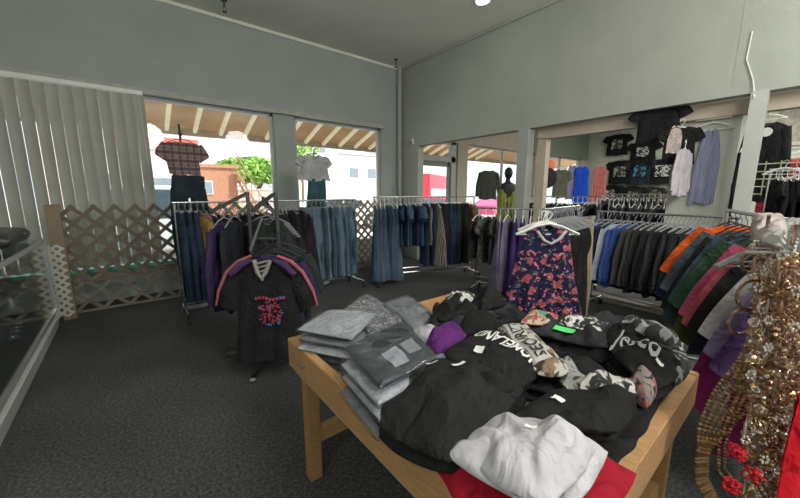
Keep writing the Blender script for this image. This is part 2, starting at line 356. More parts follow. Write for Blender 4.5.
def car(loc,rz,c,nm,label,tall=False):
    t=empty('car',loc,rz,label,'car'); m=plain('car_paint_'+nm,c,.3,.2,var=.02)
    h=1.75 if tall else 1.35
    b=B(); prism(b,[(-2.1,.35),(-2.1,.8),(-1.95,.92),(-1.4,.95),(-.85,h-.03),(-.5,h),(.8,h),(1.4,.98),(2.05,.85),(2.15,.6),(2.15,.35)],'Y',-.8,.8)
    bmesh.ops.bevel(b,geom=list(b.edges),offset=.05,segments=2,affect='EDGES'); obj('body',b,m,t)
    for s in (-1,1):
        b=B(); prism(b,[(-1.15,.98),(-.75,h-.1),(-.05,h-.08),(-.05,.98)],'Y',s*.80,s*.815); prism(b,[(.03,.98),(.03,h-.08),(.75,h-.1),(1.2,.98)],'Y',s*.80,s*.815); obj('side_window',b,plain('car_glass',(.06,.09,.11),.1),t,smooth=False)
    for x in (-1.35,1.35):
        for s in (-1,1):
            b=B(); lathe(b,[(.20,-.1),(.32,-.1),(.34,-.06),(.34,.06),(.32,.1),(.2,.1)],20)
            for v in b.verts: v.co=Vector((v.co.x+x,v.co.z+s*.74,v.co.y+.34))
            w=obj('wheel',b,M_rubber,t)
            b=B(); lathe(b,[(.19,-.11),(.19,.11)],14)
            for v in b.verts: v.co=Vector((v.co.x+x,v.co.z+s*.74,v.co.y+.34))
            obj('hubcap',b,M_chrome,w)
    for s in (-1,1):
        b=B(); box(b,(2.12,s*.6,.7),(.06,.3,.14),bev=.02); obj('headlamp',b,M_wht,t)
car((.2,10.6,-.1),.08,(.75,.80,.82),'silver','pale silver car parked behind the lattice and blinds',True)
car((7.0,13.2,-.1),.05,(.85,.82,.82),'white','white car parked beyond the white blouse window')
car((11.6,12.6,-.1),.1,(.55,.05,.06),'red','dark red car parked far along the street')
car((17.5,12.0,-.1),.1,(.70,.10,.25),'magenta','magenta car seen beyond the next room window')
t=empty('delivery_truck',(15.6,16.8,-.1),.5,'red and white delivery truck seen through the shop door','truck')
b=B(); box(b,(0,0,1.6),(4.2,2.2,2.2),bev=.06); obj('cargo_box',b,plain('truck_red',(.75,.04,.07),.4),t)
b=B(); box(b,(0,-1.12,1.55),(3.6,.03,.5)); obj('white_stripe',b,M_wht,t)
b=B(); box(b,(2.8,0,1.1),(1.3,2.0,1.7),bev=.15); obj('cab',b,plain('truck_red',(.75,.04,.07),.4),t)
for x in (-1.3,2.7):
    for s in (-1,1):
        b=B(); lathe(b,[(.4,-.13),(.4,.13)],18)
        for v in b.verts: v.co=Vector((v.co.x+x,v.co.z+s*.95,v.co.y+.42))
        obj('wheel',b,M_rubber,t)
t=empty('road_sign_post',(8.3,9.2,-.1),label='small red road sign on a thin post outside',cat='sign')
b=B(); tube(b,[(0,0,0),(0,0,1.6)],.025,8); obj('post',b,M_dksteel,t)
b=B(); box(b,(0,-.03,1.62),(.12,.03,.34)); obj('panel',b,plain('truck_red',(.75,.04,.07),.4),t)
# ---------------------------------------------------------------- BLINDS
t=empty('vertical_blinds',(-2.9,5.98,2.82),label='grey white vertical blinds covering the left shop window',cat='blinds')
b=B(); box(b,(1.6,0,0),(3.25,.07,.05)); obj('headrail',b,M_wht,t,smooth=False)
b=B()
for i in range(2):
    pass
tube(b,[(3.18,0,0),(3.2,-.02,-1.2)],.004,5); obj('pull_cord',b,M_wht,t)
b=B(); nv=10
for s0 in range(2):
    vs=[]
    for i in range(7):
        u=i/6-.5; vs.append([b.verts.new((u*.124,.014*(1-(2*u)**2)+(.003 if s0 else 0),-.03-2.27*j/nv)) for j in range(nv+1)])
    for i in range(6):
        for j in range(nv): b.faces.new((vs[i][j],vs[i+1][j],vs[i+1][j+1],vs[i][j+1]))
me=fin(b)
M_blind=newmat('blind_vinyl')[0]; nt=M_blind.node_tree; bs=nt.nodes['Principled BSDF']; bs.inputs['Roughness'].default_value=.6
tcn=N(nt,'ShaderNodeTexCoord'); nzn=N(nt,'ShaderNodeTexNoise',Scale=3); nt.links.new(tcn.outputs['Object'],nzn.inputs['Vector'])
nt.links.new(ramp(nt,nzn.outputs[0],[(.3,(.46,.47,.43)),(.7,(.52,.53,.49))]),bs.inputs['Base Color'])
tr=N(nt,'ShaderNodeBsdfTranslucent'); tr.inputs[0].default_value=(.5,.5,.45,1); mx=N(nt,'ShaderNodeMixShader'); mx.inputs[0].default_value=.22
nt.links.new(bs.outputs[0],mx.inputs[1]); nt.links.new(tr.outputs[0],mx.inputs[2]); nt.links.new(mx.outputs[0],nt.nodes['Material Output'].inputs[0])
rnd=random.Random(4)
for k in range(27):
    o=obj('slat',me,M_blind,t,loc=(.08+k*.119,rnd.uniform(-.004,.004),0),rz=-.30+rnd.uniform(-.06,.06)); o.rotation_euler.y=rnd.uniform(-.003,.003)
# ---------------------------------------------------------------- LATTICE
def lattice(name,x0,x1,z0,z1,y,mat,pitch,w,label,top=True,frame=True,group=None):
    L=x1-x0;Hh=z1-z0; t=empty(name,(x0,y,z0),label=label,cat='lattice',group=group); b=B()
    n=int((L+Hh)/pitch)+2
    for lay,sg in ((0,1),(1,-1)):
        for k in range(-n,n):
            pts=[]
            c=k*pitch
            # line x = c + sg*z
            za,zb=0,Hh
            xa=c+sg*za; xb=c+sg*zb
            def clip(xa,za,xb,zb):
                if xa>xb: xa,za,xb,zb=xb,zb,xa,za
                if xb<=0.01 or xa>=L-.01: return None
                if xa<0: za+= (zb-za)*(0-xa)/(xb-xa); xa=0
                if xb>L: zb=za+(zb-za)*(L-xa)/(xb-xa); xb=L
                return xa,za,xb,zb
            r=clip(xa,za,xb,zb)
            if not r or abs(r[2]-r[0])<.03: continue
            bar(b,(r[0],lay*.008,r[1]),(r[2],lay*.008,r[3]),.008,w)
    obj('slats',b,mat,t,smooth=False)
    if frame:
        b=B()
        for z in (.0,Hh): box(b,(L/2,.004,z),(L,.02,.03)) if z==0 else None
        obj('bottom_rail',b,mat,t,smooth=False)
    return t
lattice('wooden_lattice',-.62,1.75,.42,1.34,5.55,M_ltwood,.20,.045,'brown crisscross lattice screen in front of the vertical blinds')
lattice('wooden_lattice',-.62,1.75,.04,.40,5.56,plain('pale_lattice',(.20,.18,.155),.8),.26,.04,'low greyer lattice strip along the carpet below the brown lattice')  # paler tone paints in the light falling on the lower lattice
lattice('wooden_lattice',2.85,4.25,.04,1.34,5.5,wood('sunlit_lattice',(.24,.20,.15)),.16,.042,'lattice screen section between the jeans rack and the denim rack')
lattice('white_lattice',-.76,-.62,.05,.9,5.40,plain('white_lattice_paint',(.62,.63,.6),.6),.085,.025,'narrow white plastic lattice piece beside the glass display case',frame=False)
b=B(); box(b,(0,0,.68),(.12,.07,1.36),bev=.006); obj('wooden_post',b,wood('post_wood',(.26,.19,.13)),loc=(-.66,5.45,0),label='brown wooden post at the left end of the lattice',cat='post')
# ---------------------------------------------------------------- DISPLAY CASE
t=empty('display_case',(-.74,4.1,0),label='glass display case with silver frame and white kickboard at left',cat='display case')
Y0,Y1,XD=-2.0,1.1,-.75
b=B(); prism(b,[(0,.0),(.035,.16),(XD,.16),(XD,.0)],'Y',Y0,Y1)
for v in b.verts: pass
obj('kickboard',b,plain('white_laminate',(.60,.62,.60),.4,var=.03),t,smooth=False)
b=B(); box(b,(XD/2,(Y0+Y1)/2,.175),(-XD,Y1-Y0,.03)); obj('base_deck',b,M_blk,t,smooth=False)
M_alu=plain('brushed_aluminium',(.66,.68,.70),.35,.8,var=.03)
b=B()
for x in (0,XD): bar(b,(x,Y0,.985),(x,Y1,.985),.03,.03); bar(b,(x,Y0,.2),(x,Y1,.2),.025,.03)
for y in (Y0,Y1): bar(b,(0,y,.985),(XD,y,.985),.03,.03)
for x in (0,XD):
    for y in (Y0,Y1): bar(b,(x,y,.16),(x,y,.985),.03,.03)
obj('frame',b,M_alu,t,smooth=False)
b=B(); box(b,(-.004,(Y0+Y1)/2,.59),(.006,Y1-Y0-.04,.78)); obj('front_glass',b,M_caseglass,t,smooth=False)
b=B(); box(b,(XD/2,Y1,.59),(-XD-.04,.006,.78)); obj('end_glass',b,M_caseglass,t,smooth=False)
b=B(); box(b,(XD/2,(Y0+Y1)/2,1.0),(-XD,Y1-Y0,.008)); obj('top_glass',b,M_caseglass,t,smooth=False)
b=B(); box(b,(XD/2-.02,(Y0+Y1)/2,.58),(-XD-.1,Y1-Y0-.1,.008)); obj('shelf',b,M_caseglass,t,smooth=False)
b=B(); box(b,(XD+.01,(Y0+Y1)/2,.58),(.012,Y1-Y0,.8)); obj('back_panel',b,plain('case_back',(.05,.055,.055),.5),t,smooth=False)
# ---------------------------------------------------------------- soft slabs (folded garments)
def slabmesh(C,th,seed,wr=.006,n=26,pw=5,edge=.012,crown=.0,sq=.42):
    """C: four top corner points; soft folded cloth slab under them"""
    o=sum((Vector(c) for c in C),Vector())/4; C=[Vector(c)-o for c in C]; b=B()
    rn=random.Random(seed); ph=rn.uniform(0,50)
    def top(u,v,lift=0):
        s0,t0=2*u-1,2*v-1; s1=s0*math.sqrt(1-sq*t0*t0/2); t1=t0*math.sqrt(1-sq*s0*s0/2); uu,vv=(s1+1)/2,(t1+1)/2
        p=(C[0]*(1-uu)+C[1]*uu)*(1-vv)+(C[3]*(1-uu)+C[2]*uu)*vv
        su,sv=abs(2*u-1),abs(2*v-1)
        e=max(0,(1-su**pw))**.5*max(0,(1-sv**pw))**.5
        w=noise.noise(Vector((p.x*7+ph,p.y*7,seed)))*wr*2+noise.noise(Vector((p.x*22,p.y*22+ph,seed)))*wr
        # soft creases
        r1=noise.noise(Vector((p.x*6+.3*p.y,p.y*5+ph,seed*3.1))); r2=noise.noise(Vector((p.x*5,p.y*9+ph,seed*1.7+4)))
        w+=wr*2.2*math.exp(-(r1*5.5)**2)-wr*1.8*math.exp(-(r2*7)**2)
        cd=p.normalized()*noise.noise(Vector((p.x*5+ph,p.y*5,9)))*edge if p.length>0 else Vector()
        q=Vector((p.x+cd.x,p.y+cd.y,p.z)); 
        return q,e,w+crown*e*(1-max(su,sv)**2)
    T=[];U=[]
    for i in range(n+1):
        a=[];c=[]
        for j in range(n+1):
            # cluster samples near edges
            u=.5-.5*math.cos(PI*i/n); v=.5-.5*math.cos(PI*j/n)
            q,e,w=top(u,v); a.append(b.verts.new((q.x,q.y,q.z-th/2+th/2*e+w*e)))
            c.append(a[-1] if (i in(0,n) or j in(0,n)) else b.verts.new((q.x,q.y,q.z-th/2-th/2*e)))
        T.append(a);U.append(c)
    for i in range(n):
        for j in range(n):
            b.faces.new((T[i][j],T[i+1][j],T[i+1][j+1],T[i][j+1]))
            f=(U[i][j],U[i][j+1],U[i+1][j+1],U[i+1][j])
            if len(set(f))==4:
                try: b.faces.new(f)
                except ValueError: pass
    def surf(u,v):
        q,e,w=top(u,v); return Vector((q.x,q.y,q.z-th/2+th/2*e+w*e))
    return fin(b),o,surf
def Q(pts,z):
    if not isinstance(z,(list,tuple)): z=[z]*4
    return [atz(p[0],p[1],zz) for p,zz in zip(pts,z)]
def decal(parent,surf,u0,v0,u1,v1,mat,name='print',n=10,lift=.003,flip=False):
    b=B(); g=[[b.verts.new(surf(u0+(u1-u0)*i/n,v0+(v1-v0)*j/n)+Vector((0,0,lift))) for j in range(n+1)] for i in range(n+1)]
    for i in range(n):
        for j in range(n): b.faces.new((g[i][j],g[i+1][j],g[i+1][j+1],g[i][j+1]))
    return obj(name,b,mat,parent)
def textdecal(parent,surf,s,u0,v0,du,dv,mat,name='lettering',lift=.004,bold=.02,shear=0):
    """text runs from (u0,v0) along vector du, letter height along dv (uv units)"""
    cu=bpy.data.curves.new('t','FONT'); cu.body=s; cu.size=1; cu.offset=bold; cu.resolution_u=2; cu.shear=shear
    ob=bpy.data.objects.new('t',cu); col.objects.link(ob); dg=bpy.context.evaluated_depsgraph_get(); dg.update()
    me=bpy.data.meshes.new_from_object(ob.evaluated_get(dg)); bpy.data.objects.remove(ob)
    bb=B(); bb.from_mesh(me); bmesh.ops.triangulate(bb,faces=list(bb.faces)); bmesh.ops.subdivide_edges(bb,edges=[e for e in bb.edges if e.calc_length()>.15],cuts=2)
    W=max(v.co.x for v in bb.verts)
    for v in bb.verts:
        a=v.co.x/W; h=v.co.y/.72
        v.co=surf(u0+du[0]*a+dv[0]*h,v0+du[1]*a+dv[1]*h)+Vector((0,0,lift))
    m2=bpy.data.meshes.new('mesh'); bb.to_mesh(m2); bb.free(); bpy.data.meshes.remove(me)
    return obj(name,m2,mat,parent)
M_white_ink=plain('white_ink',(.75,.75,.73),.7,var=.06)
K_black=cloth('black_cotton',(.009,.009,.010)); K_char=cloth('charcoal_cotton',(.022,.023,.026)); K_white=cloth('white_cotton',(.46,.45,.49))
K_red=cloth('red_cotton',(.30,.005,.018)); K_purple=cloth('purple_cotton',(.09,.015,.13)); K_grey=cloth('grey_cotton',(.22,.23,.25))
def fold(pts,z,th,n,mat,label,cat='shirt',seed=1,wr=.006,gap=.78,group=None,name='folded_shirt',spread=.01,crown=.012,mats=None,labels=None,edge=.012,pw=5):
    """a stack of n folded garments, top one first; returns the top object and its surface function"""
    C=Q(pts,z); rn=random.Random(seed); first=None
    for k in range(n):
        dx,dy=(rn.uniform(-spread,spread),rn.uniform(-spread,spread)) if k else (0,0)
        CC=[Vector((p.x+dx,p.y+dy,max(.69,p.z-k*th*gap))) for p in C]
        if k and C[0].z-k*th*gap<.855: CC=[Vector((min(max(p.x,.625),1.66),min(max(p.y,.28),1.50),p.z)) for p in CC]
        me,o,sf=slabmesh(CC,th,seed*7+k,wr if k==0 else wr*.6,n=60 if k==0 else 22,crown=crown if k==0 else 0,edge=edge,pw=pw if k==0 else 9)
        ob=obj(name,me,(mats[k] if mats else mat),loc=o,label=(labels[k] if labels else label),cat=cat,group=group)
        if k==0: first=(ob,sf)
    return first
def price_tag(parent,surf,u,v,a,w=.12,h=.09,mat=None,name='tag'):
    b=B(); ca,sa=math.cos(a),math.sin(a); g=[]
    for i in range(4):
        r=[]
        for j in range(3):
            x=(i/3-.5)*w; y=(j/2-.5)*h
            r.append(b.verts.new(surf(u+x*ca-y*sa,v+x*sa+y*ca)+Vector((0,0,.006+.003*abs(i-1.5)))))
        g.append(r)
    for i in range(3):
        for j in range(2): b.faces.new((g[i][j],g[i+1][j],g[i+1][j+1],g[i][j+1]))
    return obj(name,b,mat or M_white_ink,parent,label='white paper tag' if not mat else 'green paper tag')
# ---------------------------------------------------------------- TABLE
tx0,tx1,ty0,ty1=.555,1.73,.21,1.58
t=empty('display_table',((tx0+tx1)/2,(ty0+ty1)/2,0),label='pine table with raised board edges heaped with folded shirts',cat='table')
ox,oy=(tx0+tx1)/2,(ty0+ty1)/2
def tb(name,c,s,m,bev=.004):
    b=B(); box(b,(0,0,0),s,bev=bev); return obj(name,b,m,t,loc=(c[0]-ox,c[1]-oy,c[2]))
tb('tabletop',(ox,oy,.645),(tx1-tx0-.08,ty1-ty0-.08,.02),wood('plywood',(.40,.28,.17)))
for cx,cy,sx,sy in ((tx0+.02,oy,.04,ty1-ty0),(tx1-.02,oy,.04,ty1-ty0),(ox,ty1-.02,tx1-tx0-.084,.04),(ox,ty0+.02,tx1-tx0-.084,.04)): tb('side_board',(cx,cy,.708),(sx,sy,.144),M_pine)
for cx,cy,sx,sy in ((tx0+.03,oy,.03,ty1-ty0-.1),(tx1-.03,oy,.03,ty1-ty0-.1)): tb('cleat',(cx,cy,.620),(sx,sy,.03),wood('pale_cleat',(.42,.36,.27)))
for cx in (tx0+.075,tx1-.065):
    for cy in (ty0+.075,ty1-.075): tb('leg',(cx,cy,.3175),(.065,.065,.635),M_pine2)
for cy in (ty0+.075,ty1-.075): tb('stretcher',(ox,cy,.24),(tx1-tx0-.2,.04,.085),M_pine)
# ---------------------------------------------------------------- FOLDED GOODS
def bagged(pts,z,th,label,seed,mat=K_grey,group=None,drop=0):
    C=[c-Vector((0,0,drop)) for c in Q(pts,z)]; me,o,sf=slabmesh(C,th*.8,seed,.003,n=20,edge=.003,pw=8,sq=.05)
    root=empty('packaged_shirt',o,label=label,cat='packaged shirt',group=group)
    obj('shirt',me,mat,root)
    C2=[Vector(c)+ (Vector(c)-Vector(o))*.05+Vector((0,0,.006)) for c in C]
    me,o2,sf2=slabmesh(C2,th+.010,seed+50,.003,n=26,edge=.004,pw=10,sq=.04)
    s=obj('plastic_bag',me,M_bag,root,loc=o2-o)
    return root,sf,o
M_gl=cloth('silver_grey_cotton',(.33,.34,.36)); M_gd=cloth('dark_slate_cotton',(.030,.034,.042)); M_gb=cloth('pale_bluish_cotton',(.34,.38,.44)); M_gm=cloth('mid_grey_cotton',(.16,.165,.18)); M_sp=cloth('speckled_cotton',(.06,.06,.065),'print',(.30,.30,.31),scale=60)
stk=[(297,327),(327,309),(378,311),(352,337)]
for k in range(5):
    q=[(x+[0,2,-2,3,0][k],y+[0,1,2,2,3][k]) for x,y in stk]
    bagged(q,.885,.032,['topmost silvery plastic bagged shirt at the left table corner','second bagged shirt down in the left corner stack','third bagged shirt down in the left corner stack','fourth bagged shirt down in the left corner stack','lowest bagged shirt resting on the table at left corner'][k],10+k,[M_gl,M_gm,M_gl,M_gd,M_gm][k],drop=k*.040)
bagged([(340,310),(366,292),(392,305),(368,325)],.86,.05,'dark speckled bagged shirt at the back left, propped behind others',20,M_sp)
bagged([(362,325),(385,305),(405,318),(380,338)],.87,.05,'dark bagged shirt with crinkled glare between three other bags',21,M_sp)
bagged([(383,302),(407,294),(438,314),(413,326)],.88,.045,'mid grey bagged shirt farthest back beside the black heap',22,M_gm)
bagged([(386,306),(408,300),(438,318),(414,330)],.83,.045,'bagged shirt hidden under the farthest back grey one',23,M_gd)
big=[(343,345),(402,319),(437,354),(381,383)]
for k in range(4):
    q=[(x+[0,-3,-2,-4][k],y+[0,4,5,8][k]) for x,y in big]
    r,sf,o=bagged(q,.935,.036,['large dark slate bagged shirt on top of the centre stack','pale edged bagged shirt directly under the large dark one','second pale bagged shirt under the large dark one','lowest bagged shirt under the large dark one'][k],30+k,[M_gd,M_gl,M_gl,M_gm][k],drop=k*.046)
    if k==0:
        decal(r,sf,.62,.52,.86,.80,plain('insert_card',(.22,.23,.25),.5,var=.25,scale=30),'insert_card',lift=.004)
        decal(r,sf,.30,.55,.55,.9,plain('pale_insert',(.30,.32,.36),.5,var=.3,scale=30),'care_insert',lift=.004)
bagged([(380,378),(432,352),(462,352),(402,388)],.87,.04,'pale bluish bagged shirt tucked beside the big black shirt',40,M_gb)
bagged([(382,392),(428,368),(450,366),(402,402)],.84,.04,'lower bluish bagged shirt squeezed under the pale one',41,M_gb)
fold([(411,326),(433,321),(446,332),(424,343)],.87,.02,1,K_white,'small white folded cloth between the grey bag and purple shirt',seed=3)
# fillers of lower layers, each its own shirt
o,s=fold([(424,338),(450,319),(470,330),(436,349)],.905,.05,1,K_purple,'crumpled purple shirt tucked among black shirts',seed=4,wr=.01)
# back left black heap
for k,(q,z,m,l) in enumerate([([(428,305),(500,289),(512,300),(438,318)],.93,K_black,'topmost long black garment heaped at the back of the table'),
    ([(424,312),(505,297),(520,308),(440,326)],.90,K_char,'second black garment in the heap at the table back'),
    ([(432,322),(512,302),(530,314),(452,335)],.87,K_black,'third black garment in the heap at the table back'),
    ([(428,316),(508,305),(540,322),(455,345)],.82,K_black,'lowest black garment under the heap at the table back')]):
    fold(q,z,.045,1,m,l,seed=50+k,wr=.018,edge=.03,name='folded_garment',cat='garment')
fold([(440,300),(455,289),(476,292),(466,304)],.945,.025,1,cloth('white_black_print',(.5,.5,.48),'print',(.04,.04,.04),scale=30),'white and black patterned cloth on the back heap',seed=60,wr=.01,name='folded_garment',cat='garment')
# text shirt behind
C=[(437,348),(494,322),(558,362),(498,392)]
for k in range(4):
    pass
T1,sf=fold(C,.945,.045,1,K_black,'black folded shirt with bold white capital lettering',seed=7,wr=.005,crown=.01)
textdecal(T1,sf,'HOMELAND',.86,.97,(-.12,-.94),(-.20,.01),M_white_ink)
for q in ((.30,.42,1.2),): price_tag(T1,sf,*q)
fold([(440,352),(500,330),(558,368),(500,398)],.90,.045,2,K_black,'',seed=8,labels=['black folded shirt lying directly under the lettered shirt','black folded shirt second beneath the lettered shirt'])
PR=cloth('brown_white_print',(.42,.40,.37),'print',(.05,.04,.035),(.22,.14,.09),scale=22)
P1,sf1=fold([(494,323),(524,319),(578,368),(540,374)],.955,.035,1,PR,'white and brown graphic print shirt right of the lettered shirt',seed=9)
decal(P1,sf1,.10,.06,.56,.88,plain('off_white_ink',(.5,.49,.47),.7),'white_band',lift=.003)
textdecal(P1,sf1,'SECURITY',.50,.85,(0,-.76),(-.34,0),plain('black_ink',(.02,.02,.02),.8),lift=.007)
# centre back black shirts with green tag
o,s=fold([(522,326),(548,311),(640,318),(612,345)],.92,.05,1,K_char,'charcoal folded shirt with a green tag at table centre back',seed=11,wr=.012,edge=.025)
price_tag(o,s,.16,.42,.2,.10,.28,plain('green_tag',(.10,.75,.20),.6),'green_tag')
fold([(520,334),(550,318),(640,328),(608,362)],.87,.05,2,K_black,'',seed=12,wr=.012,labels=['black shirt directly below the charcoal green tagged one','lowest black shirt below the charcoal green tagged one'],edge=.02)
WP=cloth('white_on_black_print',(.03,.03,.032),'print',(.62,.62,.60),scale=26)
fold([(556,320),(575,311),(612,318),(600,330)],.945,.03,1,WP,'black shirt with dense white print at the back of the heap',seed=13)
fold([(518,320),(528,311),(560,313),(552,323)],.935,.03,1,cloth('multicolour_print',(.5,.4,.28),'print',(.35,.06,.08),(.08,.25,.15),scale=30),'small multicoloured cloth under the hem of the floral dress',seed=14,name='folded_garment',cat='garment')
# centre black
fold([(508,378),(550,345),(612,362),(590,392)],.90,.05,2,K_black,'',seed=15,wr=.012,labels=['black folded shirt in the dip at the table centre','black folded shirt underneath in the dip at table centre'],edge=.02)
# right script shirt
o,s=fold([(600,330),(622,316),(690,356),(654,392)],.93,.05,1,K_black,'black folded shirt with white script lettering at the right table edge',seed=16,wr=.010,edge=.02)
textdecal(o,s,'Jesco',.10,.26,(.36,.56),(.36,-.11),plain('silver_ink',(.42,.42,.42),.7),shear=.3,bold=.01)
price_tag(o,s,.42,.84,1.4,.09,.05)
fold([(598,340),(620,326),(690,366),(656,402)],.885,.05,3,K_black,'',seed=17,wr=.010,labels=['black shirt directly under the script lettered shirt','second black shirt under the script lettered shirt','third black shirt under the script lettered shirt'],edge=.02)
GP=cloth('grey_swirl_print',(.05,.05,.052),'print',(.40,.41,.42),scale=18)
fold([(622,320),(630,312),(680,332),(672,343)],.955,.03,1,GP,'black shirt with white floral swirls at the back right of the table',seed=18,wr=.012,edge=.02)
fold([(664,350),(684,342),(692,366),(676,380)],.90,.05,1,GP,'grey swirl printed shirt bundled at the right board corner',seed=19,wr=.016,edge=.02)
# mid print shirt and black front right
BP=cloth('white_camo_print',(.50,.48,.47),'print',(.03,.03,.03),scale=26); RP=cloth('red_grey_print',(.25,.20,.19),'print',(.03,.03,.03),(.35,.12,.11),scale=28)
fold([(572,386),(596,372),(640,372),(650,392)],.935,.04,1,BP,'white and black splashed print shirt between two black shirts',seed=21,wr=.012)
fold([(624,380),(640,371),(660,384),(648,402)],.925,.045,1,RP,'dull red and grey printed shirt near the right board',seed=22,wr=.014)
fold([(552,366),(566,358),(590,376),(572,388)],.93,.04,1,cloth('pale_knot_print',(.3,.3,.29),'print',(.05,.06,.05),scale=30),'crumpled pale printed shirt at the centre of the table',seed=23,wr=.014)
o,s=fold([(505,412),(545,388),(640,386),(622,424)],.93,.05,1,K_black,'black folded shirt with a white tag behind the white pile',seed=24,wr=.008,edge=.02)
price_tag(o,s,.38,.34,.2,.11,.12)
fold([(512,420),(560,396),(652,396),(628,440)],.885,.05,4,K_black,'',seed=25,wr=.010,labels=['black shirt just below the tagged shirt behind the white pile','second black shirt below the tagged one behind white pile','third black shirt below the tagged one behind white pile','fourth black shirt below the tagged one behind white pile'],edge=.03,spread=.02)
fold([(596,428),(628,392),(672,378),(640,428)],[.86,.88,.84,.82],.06,1,K_black,'rumpled black shirt slumped against the right board of the table',seed=33,wr=.016,edge=.03)
fold([(560,440),(600,400),(655,410),(618,462)],[.84,.86,.80,.80],.06,1,K_black,'black shirt bunched between the white pile and right board',seed=34,wr=.016,edge=.03)
# big black shirt front left
o,s=fold([(362,411),(432,346),(536,372),(450,462)],[.835,.935,.955,.89],.06,1,cloth('soft_black_cotton',(.012,.012,.013)),'big charcoal black folded shirt at the left front of the table',seed=26,wr=.006,crown=.02)
price_tag(o,s,.74,.18,1.1,.10,.05); price_tag(o,s,.80,.42,.5,.11,.05)
fold([(364,424),(436,352),(536,380),(452,470)],[.80,.90,.92,.85],.06,4,K_black,'',seed=27,gap=.68,wr=.012,labels=['black shirt directly under the big charcoal shirt','second black shirt under the big charcoal shirt','third black shirt under the big charcoal shirt','fourth black shirt under the big charcoal shirt'],edge=.02,spread=.012)
# white pile
o,s=fold([(444,442),(498,398),(610,438),(556,502)],[.90,.95,.93,.93],.06,1,K_white,'topmost white folded shirt at the front of the table',seed=28,wr=.011,edge=.03,crown=.035)
price_tag(o,s,.55,.55,1.2,.10,.05)
fold([(440,450),(496,404),(622,446),(556,516)],[.875,.915,.895,.90],.030,3,K_white,'',seed=29,gap=1.0,wr=.01,labels=['second white shirt in the front pile','third white shirt in the front pile','lowest white shirt in the front pile'],edge=.025,spread=.02)
fold([(420,460),(498,420),(648,464),(545,590)],[.80,.82,.82,.80],.045,3,K_red,'',seed=30,wr=.012,labels=['bright red shirt directly under the white pile','second red shirt beneath the white pile','lowest red shirt beneath the white pile'],edge=.03,spread=.02)
# ---------------------------------------------------------------- HANGING GARMENTS
GC={}
def sleeve(b,sx,x0,z0,x1,z1,r0,r1,ty=.45,n=10,segs=7,ph=0):
    rings=[]
    for i in range(segs+1):
        a=i/segs; cx=x0+(x1-x0)*a+.02*math.sin(a*3); cz=z0+(z1-z0)*a; r=r0+(r1-r0)*a
        d=Vector((x1-x0,0,z1-z0)).normalized(); p=Vector((-d.z,0,d.x))
        wob=.008*math.sin(a*9+ph)
        rings.append([b.verts.new(Vector((sx*cx,wob,cz))+Vector((sx*p.x,0,p.z))*r*math.cos(2*PI*k/n)+Vector((0,1,0))*r*ty*math.sin(2*PI*k/n)) for k in range(n)])
    for i in range(segs):
        for k in range(n): b.faces.new((rings[i][k],rings[i][(k+1)%n],rings[i+1][(k+1)%n],rings[i+1][k]))
    b.faces.new(rings[0]); b.faces.new(rings[-1])
def sheet(b,wf,L,z0,drop,t0,t1,rip,k,ph,nu=16,nv=18,xo=0,neck=0):
    F_=[[],[]]
    for side in (0,1):
        for i in range(nu+1):
            s=2*i/nu-1; c=[]
            for j in range(nv+1):
                v=j/nv; w=wf(v); tt=t0+(t1-t0)*v
                ed=max(0,1-s**4)**.5
                z=z0-(drop*abs(s)**1.3+neck*max(0,1-(abs(s)/.38)**2)*(1 if side==0 else .4))*(1-v)-L*v-.012*v*math.sin(s*5+ph)
                y=(tt/2*ed)*(1 if side else -1)+rip*v*math.sin(k*s*PI+ph+1.5*v)+rip*.4*math.sin(k*2.1*s*PI+ph*2)*v
                c.append(b.verts.new((xo+s*w+.01*math.sin(4*v+ph),y,z)))
            F_[side].append(c)
    for side in (0,1):
        for i in range(nu):
            for j in range(nv): b.faces.new((F_[side][i][j],F_[side][i+1][j],F_[side][i+1][j+1],F_[side][i][j+1]))
    for i in range(nu):
        for j in (0,nv): b.faces.new((F_[0][i][j],F_[0][i+1][j],F_[1][i+1][j],F_[1][i][j]))
    for j in range(nv):
        for i in (0,nu): b.faces.new((F_[0][i][j],F_[0][i][j+1],F_[1][i][j+1],F_[1][i][j]))
